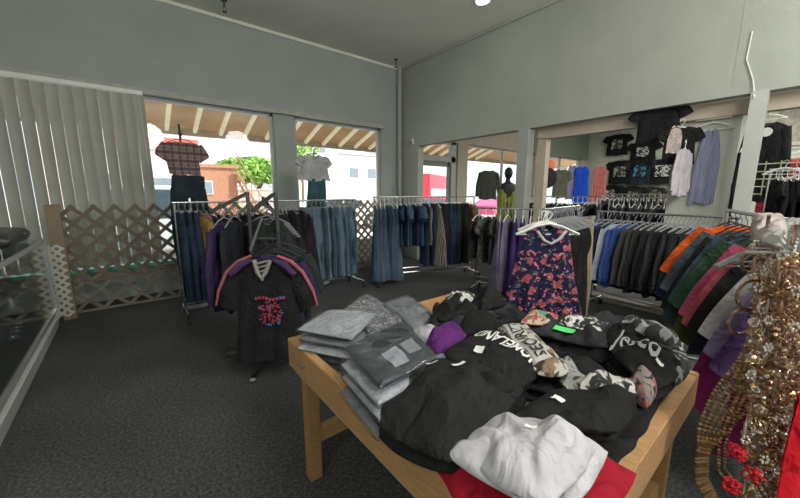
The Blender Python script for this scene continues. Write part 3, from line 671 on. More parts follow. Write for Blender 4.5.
def gmesh(kind,seed):
    key=(kind,seed)
    if key in GC: return GC[key]
    rn=random.Random(seed*13+len(kind)); ph=rn.uniform(0,6); b=B()
    if kind=='tee':
        sheet(b,lambda v:.235+.03*v,.68,-.085,.05,.03,.05,.012,3,ph,neck=.05)
        for s in(-1,1): sleeve(b,s,.20,-.15,.31,-.34,.075,.085,ph=ph)
    elif kind=='tank':
        sheet(b,lambda v:.13+.14*min(1,v*2.2)**.7,.62,-.09,.02,.025,.05,.014,3,ph,neck=.10)
    elif kind=='long':
        sheet(b,lambda v:.225+.03*v,.68,-.085,.055,.04,.07,.014,3,ph,neck=.04)
        for s in(-1,1): sleeve(b,s,.20,-.155,.30,-.70,.07,.045,ph=ph)
    elif kind=='jersey':
        sheet(b,lambda v:.26+.06*v,.86,-.085,.09,.06,.12,.014,3,ph,neck=.07)
        for s in(-1,1): sleeve(b,s,.23,-.19,.36,-.50,.09,.10,ph=ph)
    elif kind=='blouse':
        sheet(b,lambda v:.20+.10*v,.42,-.085,.04,.04,.10,.016,3,ph,neck=.07)
        for s in(-1,1): sleeve(b,s,.17,-.14,.27,-.27,.07,.08,ph=ph)
    elif kind=='crop':
        sheet(b,lambda v:.22-.02*v,.40,-.085,.05,.05,.10,.012,3,ph,neck=.03)
        for s in(-1,1): sleeve(b,s,.18,-.15,.27,-.30,.075,.08,ph=ph)
    elif kind=='dress':
        sheet(b,lambda v:.15+.12*min(1,v*4)**.6-.03*math.sin(PI*min(1,v*2.2)) +.09*v,1.0,-.10,.02,.05,.20,.022,4,ph,nu=22,nv=22,neck=.08)
    elif kind=='longdress':
        sheet(b,lambda v:.14+.05*math.sin(PI*min(1,v*3))+.10*v,1.2,-.10,.02,.05,.16,.026,5,ph,nu=22,nv=22,neck=.08)
    elif kind=='drape':
        sheet(b,lambda v:.17+.05*v,.66,-.085,.10,.05,.08,.014,3,ph,neck=.04)
        for s in(-1,1): sleeve(b,s,.11,-.16,.33,-.60,.085,.055,ph=ph,segs=10)
    elif kind=='aline':
        sheet(b,lambda v:.15+.20*v,.98,-.10,.03,.05,.16,.022,4,ph,nu=24,nv=22,neck=.09)
    elif kind=='skirt':
        sheet(b,lambda v:.15+.03*v,.55,-.08,0,.08,.14,.02,4,ph)
    elif kind=='pants':
        sheet(b,lambda v:.175+.015*v,.26,-.085,0,.05,.07,.006,2,ph,nv=6)
        for s in(-1,1): sleeve(b,s,.095,-.24,.105,-1.12,.095,.10,ty=.42,segs=10,n=12,ph=ph)
    elif kind=='folded_pants':
        sheet(b,lambda v:.13,.62,-.10,0,.035,.07,.010,2,ph,nv=10)
    me=fin(b); GC[key]=me; return me
def hmesh(kind):
    if kind in GC: return GC[kind]
    b=B(); tube(b,[(-.028,0,-.01),(-.022,0,.012),(0,0,.024),(.022,0,.010),(.020,0,-.012),(0,0,-.034),(0,0,-.07)],.0035,6)
    if kind=='hanger_clip':
        tube(b,[(-.16,0,-.08),(.16,0,-.08)],.005,6)
        for s in(-1,1): box(b,(s*.13,0,-.09),(.03,.03,.045))
    else:
        r=.011 if kind=='hanger_thick' else .006
        tube(b,[(0,0,-.065),(.08,0,-.085),(.20,0,-.145)],r,6); tube(b,[(0,0,-.065),(-.08,0,-.085),(-.20,0,-.145)],r,6)
        tube(b,[(-.19,0,-.145),(.19,0,-.145)],.005,6)
    GC[kind]=fin(b); return GC[kind]
HANG={'pants':'hanger_clip','skirt':'hanger_clip','folded_pants':'hanger'}
NAMES={'drape':'hanging_sweater','aline':'hanging_dress','tee':'hanging_shirt','tank':'hanging_vest','long':'hanging_sweater','jersey':'hanging_jersey','blouse':'hanging_blouse','crop':'hanging_shirt','dress':'hanging_dress','longdress':'hanging_dress','skirt':'hanging_skirt','pants':'hanging_pants','folded_pants':'hanging_pants'}
CATS={'drape':'sweater','aline':'dress','tee':'shirt','tank':'vest','long':'sweater','jersey':'jersey','blouse':'blouse','crop':'shirt','dress':'dress','longdress':'dress','skirt':'skirt','pants':'pants','folded_pants':'pants'}
def garment(kind,mat,loc,rz,label,group=None,seed=0,sc=1,hm=None,hk=None,sz=None,tilt=0):
    t=empty(NAMES[kind],loc,rz,label,CATS[kind],group); t.rotation_euler.y=tilt
    o=obj('fabric',gmesh(kind,seed),mat,t); o.scale=(sc,sc*1.0,sz or sc)
    h=obj('hanger',hmesh(hk or HANG.get(kind,'hanger')),hm or M_clear,t); h.scale=(1,1,1)
    return t
# materials of clothes
rnd=random.Random(11)
DEN=[cloth('denim_%s'%n,c) for n,c in (('mid',(.055,.095,.15)),('pale',(.13,.20,.26)),('dark',(.025,.042,.08)),('slate',(.08,.11,.14)))]
DKS=[cloth('dark_%s'%n,c) for n,c in (('ink',(.014,.016,.022)),('soot',(.022,.022,.024)),('moss',(.025,.032,.03)),('plum',(.03,.018,.03)))]
def rolling_rack(name,p0,p1,h,label,ext=True):
    p0=Vector((p0[0],p0[1],0));p1=Vector((p1[0],p1[1],0)); mid=(p0+p1)/2; d=p1-p0; L=d.length; rz=math.atan2(d.y,d.x)
    t=empty(name,mid,rz,label,'clothes rack')
    b=B(); tube(b,[(-L/2-.02,0,h),(L/2+.02,0,h)],.013,10); obj('rail',b,M_chrome,t)
    for s in(-1,1):
        b=B(); tube(b,[(s*L/2,0,.1),(s*L/2,0,h-.012)],.013,10); obj('upright',b,M_chrome,t)
        b=B(); tube(b,[(s*L/2,-.24,.11),(s*L/2,.24,.11)],.014,8); o=obj('base_bar',b,M_chrome,t)
        for q in(-1,1):
            b=B(); lathe(b,[(.012,-.012),(.036,-.012),(.036,.012),(.012,.012)],14)
            for v in b.verts: v.co=Vector((s*L/2+v.co.z,q*.235+v.co.x,.038+v.co.y))
            box(b,(s*L/2,q*.235,.08),(.03,.03,.05)); obj('caster',b,M_rubber,t)
    b=B(); tube(b,[(-L/2,0,.16),(L/2,0,.16)],.011,8); tube(b,[(-L/2,0,.24),(L/2,0,.24)],.008,8); obj('crossbar',b,M_chrome,t)
    return t
# --- rack A: long rack parallel to the windows
rolling_rack('clothing_rack',(.42,4.6),(2.80,4.6),1.38,'long chrome clothes rack standing in front of the lattice and windows')
xs=.46; k=0
rn=random.Random(5)
while xs<2.76:
    if xs<.62: kind,m,lab,g='pants',DEN[2],'dark navy pants hanging at the far left of the long window rack','dark navy pants on the window rack'
    elif .62<=xs<.68: kind,m,lab,g='long',cloth('mustard_knit',(.38,.25,.06)),'mustard yellow top hanging on the long window rack',None
    elif .68<=xs<.74: kind,m,lab,g='dress',cloth('dusty_rose',(.20,.10,.10)),'dusty rose garment beside the mustard yellow top',None
    elif xs<1.95: kind,m=rn.choice(['tee','long','dress','tank']),rn.choice(DKS+[K_char]); lab,g='dark garment packed in the middle of the long window rack','dark garments on the window rack'
    else: kind,m=('pants' if rn.random()<.8 else 'folded_pants'),rn.choice([DEN[0],DEN[1],DEN[1],DEN[3]]); lab,g='blue denim jeans hanging at the right half of the long window rack','blue jeans on the window rack'
    garment(kind,m,(xs,4.6,1.38-.026),PI/2+rn.uniform(-.35,.35),lab,g,seed=k%4,hk=None,sc=1.0 if kind in('pants','folded_pants') else 1.12,sz=1.0 if kind in('pants','dress') else 1.35,hm=M_clear)
    xs+=.062 if xs<1.95 else .07; k+=1
# display rod with plaid shirt and dark skirt, second rod with white blouse and teal skirt
def display_rod(x,y,h,label):
    t=empty('display_stand',(x,y,0),label=label,cat='display stand')
    b=B(); lathe(b,[(.17,0),(.17,.012),(.03,.03),(.02,.05)],20); obj('base',b,M_dksteel,t)
    b=B(); tube(b,[(0,0,.04),(0,0,h)],.012,8); obj('pole',b,M_blk,t)
    b=B(); tube(b,[(0,0,h-.14),(0,-.10,h-.14),(0,-.11,h-.12)],.008,6); tube(b,[(0,0,1.62),(0,-.10,1.62),(0,-.11,1.64)],.008,6); obj('hook_arm',b,M_blk,t)
display_rod(.60,5.05,2.32,'black pole stand holding the plaid shirt before the window'); display_rod(2.36,5.05,2.16,'black pole stand holding the white blouse before the window')
fc=-math.radians(8)
garment('crop',cloth('brown_plaid',(.24,.15,.15),'plaid',(.06,.045,.06),(.42,.33,.31),scale=3.4),(.60,4.94,2.20),.1,'brown and grey plaid short sleeved shirt hanging in the first window',seed=2,sc=.84,sz=1.02,hm=M_blk)
garment('pants',cloth('dark_indigo',(.018,.026,.036)),(.62,4.94,1.78),.05,'dark indigo trousers hanging under the plaid shirt',seed=1,sc=1.0,hm=M_blk)
garment('blouse',cloth('white_blouse_cotton',(.38,.38,.40)),(2.30,4.94,2.15),.05,'white cap sleeved blouse hanging in the second window',seed=3,hm=M_blk,sc=.95)
garment('skirt',cloth('teal_denim',(.035,.085,.10)),(2.33,4.94,1.78),.05,'dark teal skirt hanging under the white blouse',seed=1,hm=M_blk,sc=1.0)
# --- four way rack in front of rack A
RX,RY=.90,2.98
t=empty('four_way_rack',(RX,RY,0),label='black and chrome four way garment rack with slanted arms near the carpet aisle',cat='clothes rack')
ang=math.radians(-39)
d1=Vector((math.cos(ang),math.sin(ang),0)); d2=Vector((-d1.y,d1.x,0))
for s in(-1,1):
    b=B(); p=d1*.12*s; tube(b,[p+Vector((0,0,.06)),p+Vector((0,0,1.50))],.016,8); obj('upright',b,M_dksteel,t)
b=B(); tube(b,[d1*.12+Vector((0,0,1.1)),-d1*.12+Vector((0,0,1.1))],.012,8); tube(b,[d1*.12+Vector((0,0,.3)),-d1*.12+Vector((0,0,.3))],.012,8); obj('crossbar',b,M_dksteel,t)
for dd in (d1,-d1,d2,-d2):
    b=B(); bar(b,dd*.04+Vector((0,0,.065)),dd*.42+Vector((0,0,.025)),.05,.025); box(b,dd*.42+Vector((0,0,.012)),(.045,.045,.022),rotm(ang)); obj('foot',b,M_chrome,t)
arms=[(-d1*.12,-d1*.45+Vector((0,0,1.33)),1.49,M_dksteel),(d1*.10-d2*0,d1*.04-d2*.30+Vector((0,0,1.36)),1.48,M_dksteel),(-d2*.02,-d2*.42+Vector((.06,0,1.06)),1.27,M_chrome),(d2*.02,d2*.35+Vector((0,0,1.25)),1.45,M_dksteel)]
for p,q,z,m in arms:
    b=B(); bar(b,p+Vector((0,0,z)),q,.02,.028); tube(b,[q,q+Vector((0,0,.035))],.008,6); obj('arm',b,m,t)
face=ang
M_jer=cloth('black_jersey_knit',(.014,.014,.016))
fr=-d2
jl=['black graphic jersey hanging foremost on the four way rack','second dark jersey behind the black graphic one','third dark jersey behind the black graphic one','fourth dark jersey behind the black graphic one']
for k in range(4):
    o=Vector((RX,RY,0))+fr*(.38-.06*k)+d1*(.15+.02*k); z=1.10+.02*k
    g=garment('jersey',[M_jer,cloth('purple_dark',(.035,.022,.075)),DKS[0],DKS[2]][k],(o.x,o.y,z),face+[0,.05,-.08,.1][k],jl[k],seed=20+k,sc=1.0,hk='hanger',hm=M_blk)
    g.children[0].scale=(.86-.04*k,1,.97)
    if k==0:
        jy=-.075
        # pink shoulder piping
        for s in(-1,1):
            b=B(); tube(b,[(s*.10,-.02,-.075),(s*.20,-.015,-.12),(s*.29,-.03,-.20),(s*.36,-.03,-.34),(s*.39,-.03,-.46)],[.010,.015,.014,.011,.008],7); obj('pink_piping',b,cloth('coral_pink',(.42,.12,.15)),g)
            b=B(); tube(b,[(s*.08,-.05,-.10),(s*.16,-.055,-.135),(s*.24,-.07,-.21)],[.012,.03,.02],8); obj('purple_yoke',b,cloth('yoke_purple',(.06,.035,.10)),g)
        b=B(); tube(b,[(-.06,-.06,-.10),(-.03,-.085,-.19),(.0,-.09,-.23),(.03,-.085,-.19),(.06,-.06,-.10)],.016,6)
        for q in range(5): tube(b,[(-.055+.012*q,-.075,-.13-.03*q),(.055-.012*q,-.075,-.10-.035*q)],.008,5)
        obj('lace_neck',b,cloth('grey_lace',(.30,.29,.27)),g)
        b=B(); rr=random.Random(3)
        for q in range(80):
            a=rr.uniform(0,6.28); r=rr.random()**.5
            x=.09*r*math.cos(a)+.05; z=-.50+.10*r*math.sin(a)*(1)
            s2=rr.uniform(.006,.015)
            box(b,(x,-.098+.012*abs(x),z),(s2*1.8,.004,s2*.7),rotm(0,0,rr.uniform(0,3)))
        for q in range(9): box(b,(-.05+.026*q,-.096,-.385+.008*math.sin(q)),(.018,.004,.022),rotm(0,0,rr.uniform(-.4,.4)))
        obj('chest_graphic',b,cloth('graphic_pink_blue',(.42,.05,.10),'print',(.10,.16,.40),scale=14),g,smooth=False)
o=Vector((RX,RY,0))-d1*.34
garment('long',cloth('purple_dark',(.035,.022,.075)),(o.x,o.y,1.35),face+PI/2,'dark purple long sleeved top on the left arm of the four way rack',seed=2,sz=1.1)
garment('long',DKS[0],(o.x+.07,o.y-.05,1.36),face+PI/2+.1,'ink black top on the left arm of the four way rack',seed=3,sz=1.1)
for k in range(6):
    o=Vector((RX,RY,0))+d2*(.10+.05*k); garment('longdress',rn.choice(DKS),(o.x,o.y,1.36-.03*k),face+.05*k,'dark garment on the rear arm of the four way rack','dark garments on the rear four way arm',seed=k,sc=.95)
# --- rack B denim (px 370-480)
rolling_rack('clothing_rack',(3.05,4.42),(4.75,3.80),1.42,'chrome clothes rack with denim and dark pants near the centre of the room')
p0=Vector((3.08,4.41,0));p1=Vector((4.72,3.81,0)); n=26; rzB=math.atan2(p1.y-p0.y,p1.x-p0.x)
for k in range(n):
    a=k/(n-1); p=p0.lerp(p1,a)
    if k<6: kind,m,lab,g='longdress',rn.choice([DEN[3],DEN[0]]),'slate blue long denim dress at the left end of the denim rack','long denim dresses on the denim rack'
    elif k<12: kind,m,lab,g='tee',rn.choice([DEN[0],cloth('blue_shirt',(.05,.10,.19)),DEN[2]]),'blue shirt hanging left of centre on the denim rack','blue shirts on the denim rack'
    elif k==13: kind,m,lab,g='long',cloth('grey_brown_knit',(.17,.14,.13)),'grey brown sweater hanging mid denim rack',None
    elif k==15: kind,m,lab,g='dress',cloth('cream_stripe',(.30,.27,.23),'stripe',(.10,.08,.09),scale=12),'cream and brown striped dress mid denim rack',None
    elif k<23: kind,m,lab,g='pants',rn.choice([DKS[0],DEN[2],DKS[1]]),'dark navy pants hanging right of centre on the denim rack','dark pants on the denim rack'
    elif k==23: kind,m,lab,g='tee',cloth('rust_top',(.22,.09,.05)),'rust brown top near the right end of the denim rack',None
    elif k==24: kind,m,lab,g='long',cloth('olive_gold',(.30,.24,.09)),'olive gold sweater near the right end of the denim rack',None
    else: kind,m,lab,g='long',cloth('pale_beige_knit',(.42,.37,.32)),'beige long sleeved sweater at the right end of the denim rack',None
    garment(kind,m,(p.x,p.y,1.42-.026),rzB+PI/2+rn.uniform(-.3,.3),lab,g,seed=k%4,hm=M_wht)
# --- rack C (px 480-535)
rolling_rack('clothing_rack',(4.0,3.12),(4.35,2.20),1.27,'short chrome rack of purple and dark garments before the grey post')
p0=Vector((4.0,3.10,0));p1=Vector((4.34,2.24,0)); rzC=math.atan2(p1.y-p0.y,p1.x-p0.x)
LC=[('tank',DKS[1],'black sleeveless top first on the purple rack'),('tee',cloth('olive_black_print',(.03,.035,.03),'print',(.12,.11,.09),scale=20),'olive black patterned shirt second on the purple rack'),('tee',DKS[2],'dark shirt third on the purple rack'),('dress',cloth('lavender_grey',(.19,.165,.26)),'greyish lavender dress with ruffled hem on the purple rack'),('dress',cloth('lavender_grey2',(.16,.14,.23)),'second lavender dress behind the ruffled one'),('dress',cloth('deep_violet',(.05,.025,.13)),'deep violet dress on the purple rack'),('dress',cloth('deep_violet',(.05,.025,.13)),'violet dress next to the mauve one'),('dress',cloth('mauve',(.13,.05,.12)),'mauve dress on the purple rack'),('dress',cloth('maroon',(.10,.018,.03)),'maroon dress at the right end of the purple rack'),('dress',cloth('maroon2',(.07,.015,.025)),'dark maroon dress behind the maroon one')]
for k,(kd,m,l) in enumerate(LC):
    p=p0.lerp(p1,k/(len(LC)-1)); garment(kd,m,(p.x,p.y,1.27-.026),rzC+PI/2+rn.uniform(-.25,.25),l,None,seed=k%4,hm=M_wht,sc=1.0)
# --- rack D: floral dress on the near end
DX,DY=2.62,1.38
rolling_rack('clothing_rack',(DX,DY),(3.52,1.50),1.36,'chrome rack just behind the table whose near end carries the floral dress')
g=garment('aline',cloth('navy_floral',(.012,.011,.045),'floral',(.36,.085,.105),(.07,.11,.08)),(2.50,1.28,1.33),math.radians(-39),'navy dress with coral pink flowers hanging behind the table',seed=6,hm=M_wht,hk='hanger_thick',sc=1.0)
g.children[0].scale=(1.08,1,.93); g.children[1].scale=(1.2,1.8,1.05)
b=B(); tube(b,[(-.10,-.05,-.12),(-.05,-.07,-.19),(0,-.075,-.215),(.06,-.07,-.18),(.12,-.05,-.12)],.011,6); obj('pale_neckline',b,cloth('pale_lace',(.5,.48,.48)),g)
for k in range(4):
    q=Vector((2.58+.05*k,1.36+.02*k,1.36-.03))
    t=empty('empty_hanger',q,math.radians(-39)+[.35,-.3,.6,.2][k],['white plastic hanger left above the floral dress','white plastic hanger right above the floral dress','third empty white hanger over the floral dress rail','fourth empty white hanger over the floral dress rail'][k],'hanger')
    obj('hook_and_bar',hmesh('hanger_thick'),M_wht,t)
tan=cloth('tan_cord',(.30,.23,.13)); n=15
for k in range(n):
    x=DX+.12+k*.054; y=DY+.13*(x-DX)
    m=K_black; lab,g='black garment hanging behind the floral dress','black garments on the floral dress rack'; kd='longdress'
    if k in(13,): m,lab,g,kd=tan,'long tan corduroy garment right of the floral dress',None,'pants'
    if k in(14,): m,lab,g,kd=cloth('cream_cord',(.36,.30,.19)),'long cream corduroy garment beside the tan one',None,'pants'
    garment(kd,m,(x,y-(.04 if k>12 else 0),1.36-.026),(PI/2+.2+rn.uniform(-.15,.15)) if k<13 else -.5,lab,g,seed=k%4,hm=M_clear,sc=.82 if k<13 else .8,sz=.86 if k<13 else 1.1)
# --- rack E (px 600-740)
rolling_rack('clothing_rack',(4.62,1.72),(4.40,.45),1.26,'chrome rack of blue and black sweaters in front of the partition opening')
p0=Vector((4.61,1.66,0));p1=Vector((4.41,.50,0)); rzE=math.atan2(p1.y-p0.y,p1.x-p0.x)
LE=[('long',cloth('periwinkle',(.22,.24,.42)),'periwinkle blue sweater at the left end of the sweater rack'),('long',cloth('navy_knit',(.025,.035,.10)),'navy sweater second on the sweater rack'),('long',DKS[0],'ink black sweater between two blue ones'),('long',cloth('pale_blue_knit',(.36,.40,.52)),'pale blue white sweater on the sweater rack'),('long',cloth('royal_blue',(.03,.07,.27)),'royal blue sweater on the sweater rack'),('long',cloth('royal_blue2',(.025,.055,.21)),'darker royal blue sweater beside the grey ones'),('long',cloth('warm_charcoal',(.045,.042,.040)),'warm charcoal sweater next to the blue ones'),('long',cloth('warm_charcoal2',(.035,.033,.032)),'second charcoal sweater next to the blue ones')]
n=24
for k in range(n):
    p=p0.lerp(p1,k*.062 if k<8 else .50+(k-8)*.5/(n-9))
    if k<len(LE): kd,m,l=LE[k]; g=None
    else: kd,m,l,g='long',rn.choice([K_black,DKS[1],K_char]),'black top hanging on the right half of the sweater rack','black tops on the sweater rack'
    garment(kd,m,(p.x,p.y,1.26-.026),rzE+PI/2+rn.uniform(-.15,.15)-.35,l,g,seed=k%4,sc=1.0,sz=1.12,hm=M_clear)
    
# --- rack F (right, colourful)
rolling_rack('clothing_rack',(1.88,-.15),(3.6,.43),1.36,'chrome rack of rainbow coloured tops at the right edge')
LF=[('deep_purple',(.07,.035,.12),'deep purple top nearest on the colourful rack',1.0),('lilac_grey',(.20,.16,.30),'lilac grey top second on the colourful rack',.95),('white_sleeve',(.50,.48,.50),'white top with hanging sleeve on the colourful rack',.88),('wine_magenta',(.28,.02,.13),'long magenta garment whose hem shows low on the colourful rack',1.55),('black_knit',(.012,.012,.013),'black top between the white and coral ones',1.0),('coral_rose',(.42,.085,.11),'coral rose top with raised shoulder on the colourful rack',1.0),('rose_pink',(.36,.06,.13),'rose pink top behind the coral one',.95),('olive_green',(.05,.065,.02),'olive green garment on the colourful rack',1.25),('forest_green',(.03,.075,.045),'forest green top on the colourful rack',1.0),('slate_teal',(.05,.085,.11),'slate teal top on the colourful rack',1.0),('dark_slate',(.03,.045,.06),'dark slate top on the colourful rack',1.3),('soot_knit',(.015,.015,.016),'black top before the orange one on the colourful rack',1.2),('grey_denim_knit',(.08,.10,.13),'grey blue top behind the slate ones on colourful rack',1.0),('flame_orange',(.80,.12,.02),'bright orange top at the back of the colourful rack',.8),('navy_knit2',(.025,.035,.10),'navy top at the very back of the colourful rack',1.2)]
for k,(nm,c,l,sz) in enumerate(LF):
    a=k/(len(LF)-1); x=1.95+1.5*a; y=-.02+.40*a
    y-=.12*(1-a); g=garment('drape',cloth(nm,c),(x,y,1.33+.02*a),PI/2+.2+rn.uniform(-.08,.08),l,None,seed=30+k%5,sc=.92+.12*a,sz=sz,hm=M_blk)
    g.children[1].scale=(.6,1,1)
# ---------------------------------------------------------------- gold belts on a close hook bar
M_gold=plain('gold_metal',(.56,.38,.19),.28,1,var=.3,scale=30); M_gold2=plain('rose_gold',(.50,.33,.26),.25,1,var=.3,scale=40)
M_cry=plain('crystal_glitter',(.62,.58,.52),.12,.6,var=.3,scale=50); M_dkg=plain('antique_gold',(.34,.22,.09),.35,1,var=.3,scale=50)
M_redb=plain('red_beads',(.45,.01,.02),.3,var=.3,scale=40)
t=empty('belt_display_rack',(1.62,.02,0),label='clear topped accessory rack holding gold belts at the right edge',cat='accessory rack')
b=B(); tube(b,[(0,0,.03),(0,0,1.42)],.016,8); obj('pole',b,M_chrome,t)
b=B(); lathe(b,[(.2,0),(.2,.015),(.03,.035)],20); obj('base',b,M_chrome,t)
b=B(); tube(b,[(-.55,.03,1.40),(.25,.03,1.40)],.011,8)
for q in range(7): tube(b,[(-.5+q*.1,.03,1.40),(-.5+q*.1,-.0,1.37),(-.5+q*.1,.07,1.36)],.004,5)
obj('hook_bar',b,M_chrome,t)
def path_eval(P,a):
    n=len(P)-1; f=min(a*n,n-1e-6); i=int(f); return Vector(P[i]).lerp(Vector(P[i+1]),f-i)
def chain_belt(name,P,width,rows,step,r,mat,label,ringc=None,mat2=None,wdir=None,cat='belt'):
    root=empty(name,P[0],label=label,cat=cat); o=Vector(P[0]); L=sum((Vector(P[i+1])-Vector(P[i])).length for i in range(len(P)-1))
    n=max(3,int(L/step)); b=B(); b2=B()
    wd=wdir or Vector((rx,ry,0))
    for i in range(n+1):
        a=i/n; p=path_eval(P,a)-o; q=path_eval(P,min(1,a+.02))-path_eval(P,max(0,a-.02)); q.normalize()
        w=width(a); side=(wd-q*wd.dot(q)).normalized()
        for k in range(rows):
            s=(k/(rows-1)-.5) if rows>1 else 0
            blob(b if (i%3) else b2,p+side*s*w,(r,r,r*(1.0 if i%3 else .7)),sub=1)
        if rows>2: bar(b2,p-side*w*.55,p+side*w*.55,.004,.004)
    obj('bead_rows',b,mat,root); obj('link_bars',b2,mat2 or mat,root)
    if ringc:
        for (c,rad) in ringc:
            b=B(); c=Vector(c)-o; nrm=Vector((-fx,-fy,0)); s1=Vector((rx,ry,0)); s2=Vector((0,0,1))
            tube(b,[c+rad*(math.cos(2*PI*k/20)*s1+math.sin(2*PI*k/20)*s2) for k in range(20)],.0045,6,close=True); obj('ring',b,M_gold2,root)
    return root
A=lambda x,y,D=.92: tuple(atd(x,y,D))
chain_belt('gold_bead_belt',[A(752,352,.9),A(744,378,.9),A(728,404,.9),A(712,430,.9),A(702,455,.9),A(702,480,.9),A(712,500,.9)],lambda a:.03+.085*math.sin(PI*min(1,a*1.5+.05))**1 if a<.62 else .030,6,.0115,.0060,M_gold,'wide antique gold beaded belt with rows curving out at left',[(A(741,322,.9),.036)],M_dkg)
chain_belt('gold_bead_belt',[A(742,395,.88),A(731,420,.88),A(722,445,.88),A(722,470,.88),A(735,486,.88),A(752,488,.88)],lambda a:.018,2,.010,.0045,M_gold,'thin gold bead strand looping under the wide gold belt',None,M_dkg)
chain_belt('gold_plate_belt',[A(760,300,.9),A(756,330,.9),A(745,360,.9),A(740,392,.9)],lambda a:.03,5,.008,.0042,M_dkg,'dark antique gold woven belt hanging from the large ring',[(A(752,295,.9),.042),(A(752,262,.92),.03)],M_gold)
def cluster(label,cx,x0,x1,y0,y1,D,seed,n,mats,cat='belt',name='coin_belt'):
    rr=random.Random(seed); o=atd((x0+x1)/2,y0,D); root=empty(name,o,label=label,cat=cat); bs=[B() for _ in mats]
    b=B(); tube(b,[(0,0,.0),(0,0,.06),(-.01,0,.08)],.004,6)
    obj('hanging_loop',b,M_gold2,root)
    for i in range(n):
        p=atd(rr.uniform(x0,x1),rr.uniform(y0,y1),D+rr.uniform(-.035,.035))-o
        k=rr.randrange(len(mats)); R=Matrix.Rotation(rr.uniform(0,6),4,Vector((rr.uniform(-1,1),rr.uniform(-1,1),rr.uniform(-1,1))).normalized())
        typ=rr.random(); s=rr.uniform(.005,.011)
        if typ<.45: blob(bs[k],p,(s,s*.25,s),R)
        elif typ<.8: blob(bs[k],p,(s*.55,s*.55,s*.55))
        elif typ<.92:
            tube(bs[k],[p+R@Vector((s*1.3*math.cos(2*PI*q/9),0,s*1.3*math.sin(2*PI*q/9))) for q in range(9)],.0016,4,close=True)
        else: blob(bs[k],p-Vector((0,0,.01)),(.004,.004,.022))
    for bb,(m,nm) in zip(bs,mats): obj(nm,bb,m,root)
    for (bx,by) in [(rr.uniform(x0,x1),y0+ (y1-y0)*q/4) for q in range(3)]:
        b=B(); c=atd(bx,by,D-.04)-o
        for q in range(7): blob(b,c+Vector((rx,ry,0))*.010*math.cos(q*1.05)+Vector((0,0,.010*math.sin(q*1.05))),(.0055,.004,.0055),sub=1)
        obj('crystal_flower',b,M_cry,root)
    return root
mm=[(M_gold,'gold_coins'),(M_gold2,'rose_gold_beads'),(M_cry,'crystals')]
cluster('rose gold coin and crystal belt hanging beside the rings',0,752,776,245,330,.88,1,300,mm)
cluster('gold coin belt with crystal flowers in the middle of the hanging group',0,748,785,320,430,.86,2,620,mm)
cluster('dense rose gold sequin belt along the right picture edge',0,774,806,255,400,.84,3,700,[(M_gold2,'rose_gold_beads'),(M_gold,'gold_coins'),(plain('smoky_beads',(.30,.20,.16),.3,.7,var=.3,scale=40),'smoky_beads')])
cluster('lower gold and amber bead belt hanging near the red scarf',0,744,788,420,500,.85,4,560,[(M_gold2,'rose_gold_beads'),(M_dkg,'antique_coins'),(M_cry,'crystals')])
# backing strap cloths so belts read as dense bundles
def strap(q,label,mat,D,name='scarf',cat='scarf'):
    pts=[atd(x,y,D) for x,y in q]; me,o,sf=None,None,None
    b=B(); o=sum(pts,Vector())/4; n=14
    for side in (0,1):
        g=[]
        for i in range(n+1):
            r=[]
            for j in range(n+1):
                u=i/n;v=j/n; p=(pts[0]*(1-u)+pts[1]*u)*(1-v)+(pts[3]*(1-u)+pts[2]*u)*v-o
                p+=Vector((fx,fy,0))*(.008*math.sin(u*11+v*3)+side*.004); r.append(b.verts.new(p))
            g.append(r)
        for i in range(n):
            for j in range(n): b.faces.new((g[i][j],g[i+1][j],g[i+1][j+1],g[i][j+1]))
    return obj(name,b,mat,loc=o,label=label,cat=cat)
strap([(762,262),(812,250),(812,420),(756,420)],'brown sheer beaded scarf backing the gold coin belts',cloth('brown_sheer',(.16,.10,.07),'print',(.34,.22,.15),scale=60),.93)
strap([(752,400),(800,400),(790,500),(746,500)],'dark brown fringed scarf behind the lower bead belt',cloth('dark_brown_sheer',(.07,.035,.03),'print',(.22,.12,.09),scale=60),.93)
strap([(800,398),(830,380),(830,520),(776,520)],'bright red scarf hanging at the lower right corner',cloth('red_satin',(.62,.008,.02)),.78)
for i,(x,y,l) in enumerate(((736,452,'upper red beaded flower at the foot of the gold belts'),(752,474,'right red beaded flower at the foot of the gold belts'),(732,486,'lower red beaded flower at the foot of the gold belts'))):
    b=B(); rr=random.Random(i); o=atd(x,y,.82)
    for q in range(60):
        v=Vector([rr.uniform(-1,1) for _ in range(3)]).normalized()*.022*rr.random()**.4; blob(b,v,(.005,.005,.005))
    obj('beaded_flower',b,M_redb,loc=o,label=l,cat='bead flower')
# plastic wrapped rolls on top of the right rack
fold([(752,214),(788,222),(790,236),(752,232)],1.40,.05,1,cloth('pinkish_white_fleece',(.42,.36,.34)),'rolled pinkish white fleece lying on top of the colourful rack',seed=70,name='folded_garment',cat='garment',wr=.01)
for i,(x,y,l) in enumerate(((757,244,'clear plastic hanger clip first above the gold belts'),(768,238,'clear plastic hanger clip second above the gold belts'),(783,243,'clear plastic hanger clip third above the gold belts'),(796,232,'clear plastic hanger clip nearest the right edge'))):
    t=empty('empty_hanger',atd(x,y-6,1.0),-.6+.2*i,l,'hanger'); obj('hook_and_bar',hmesh('hanger_thick'),M_clear,t).scale=(.6,1,.6)
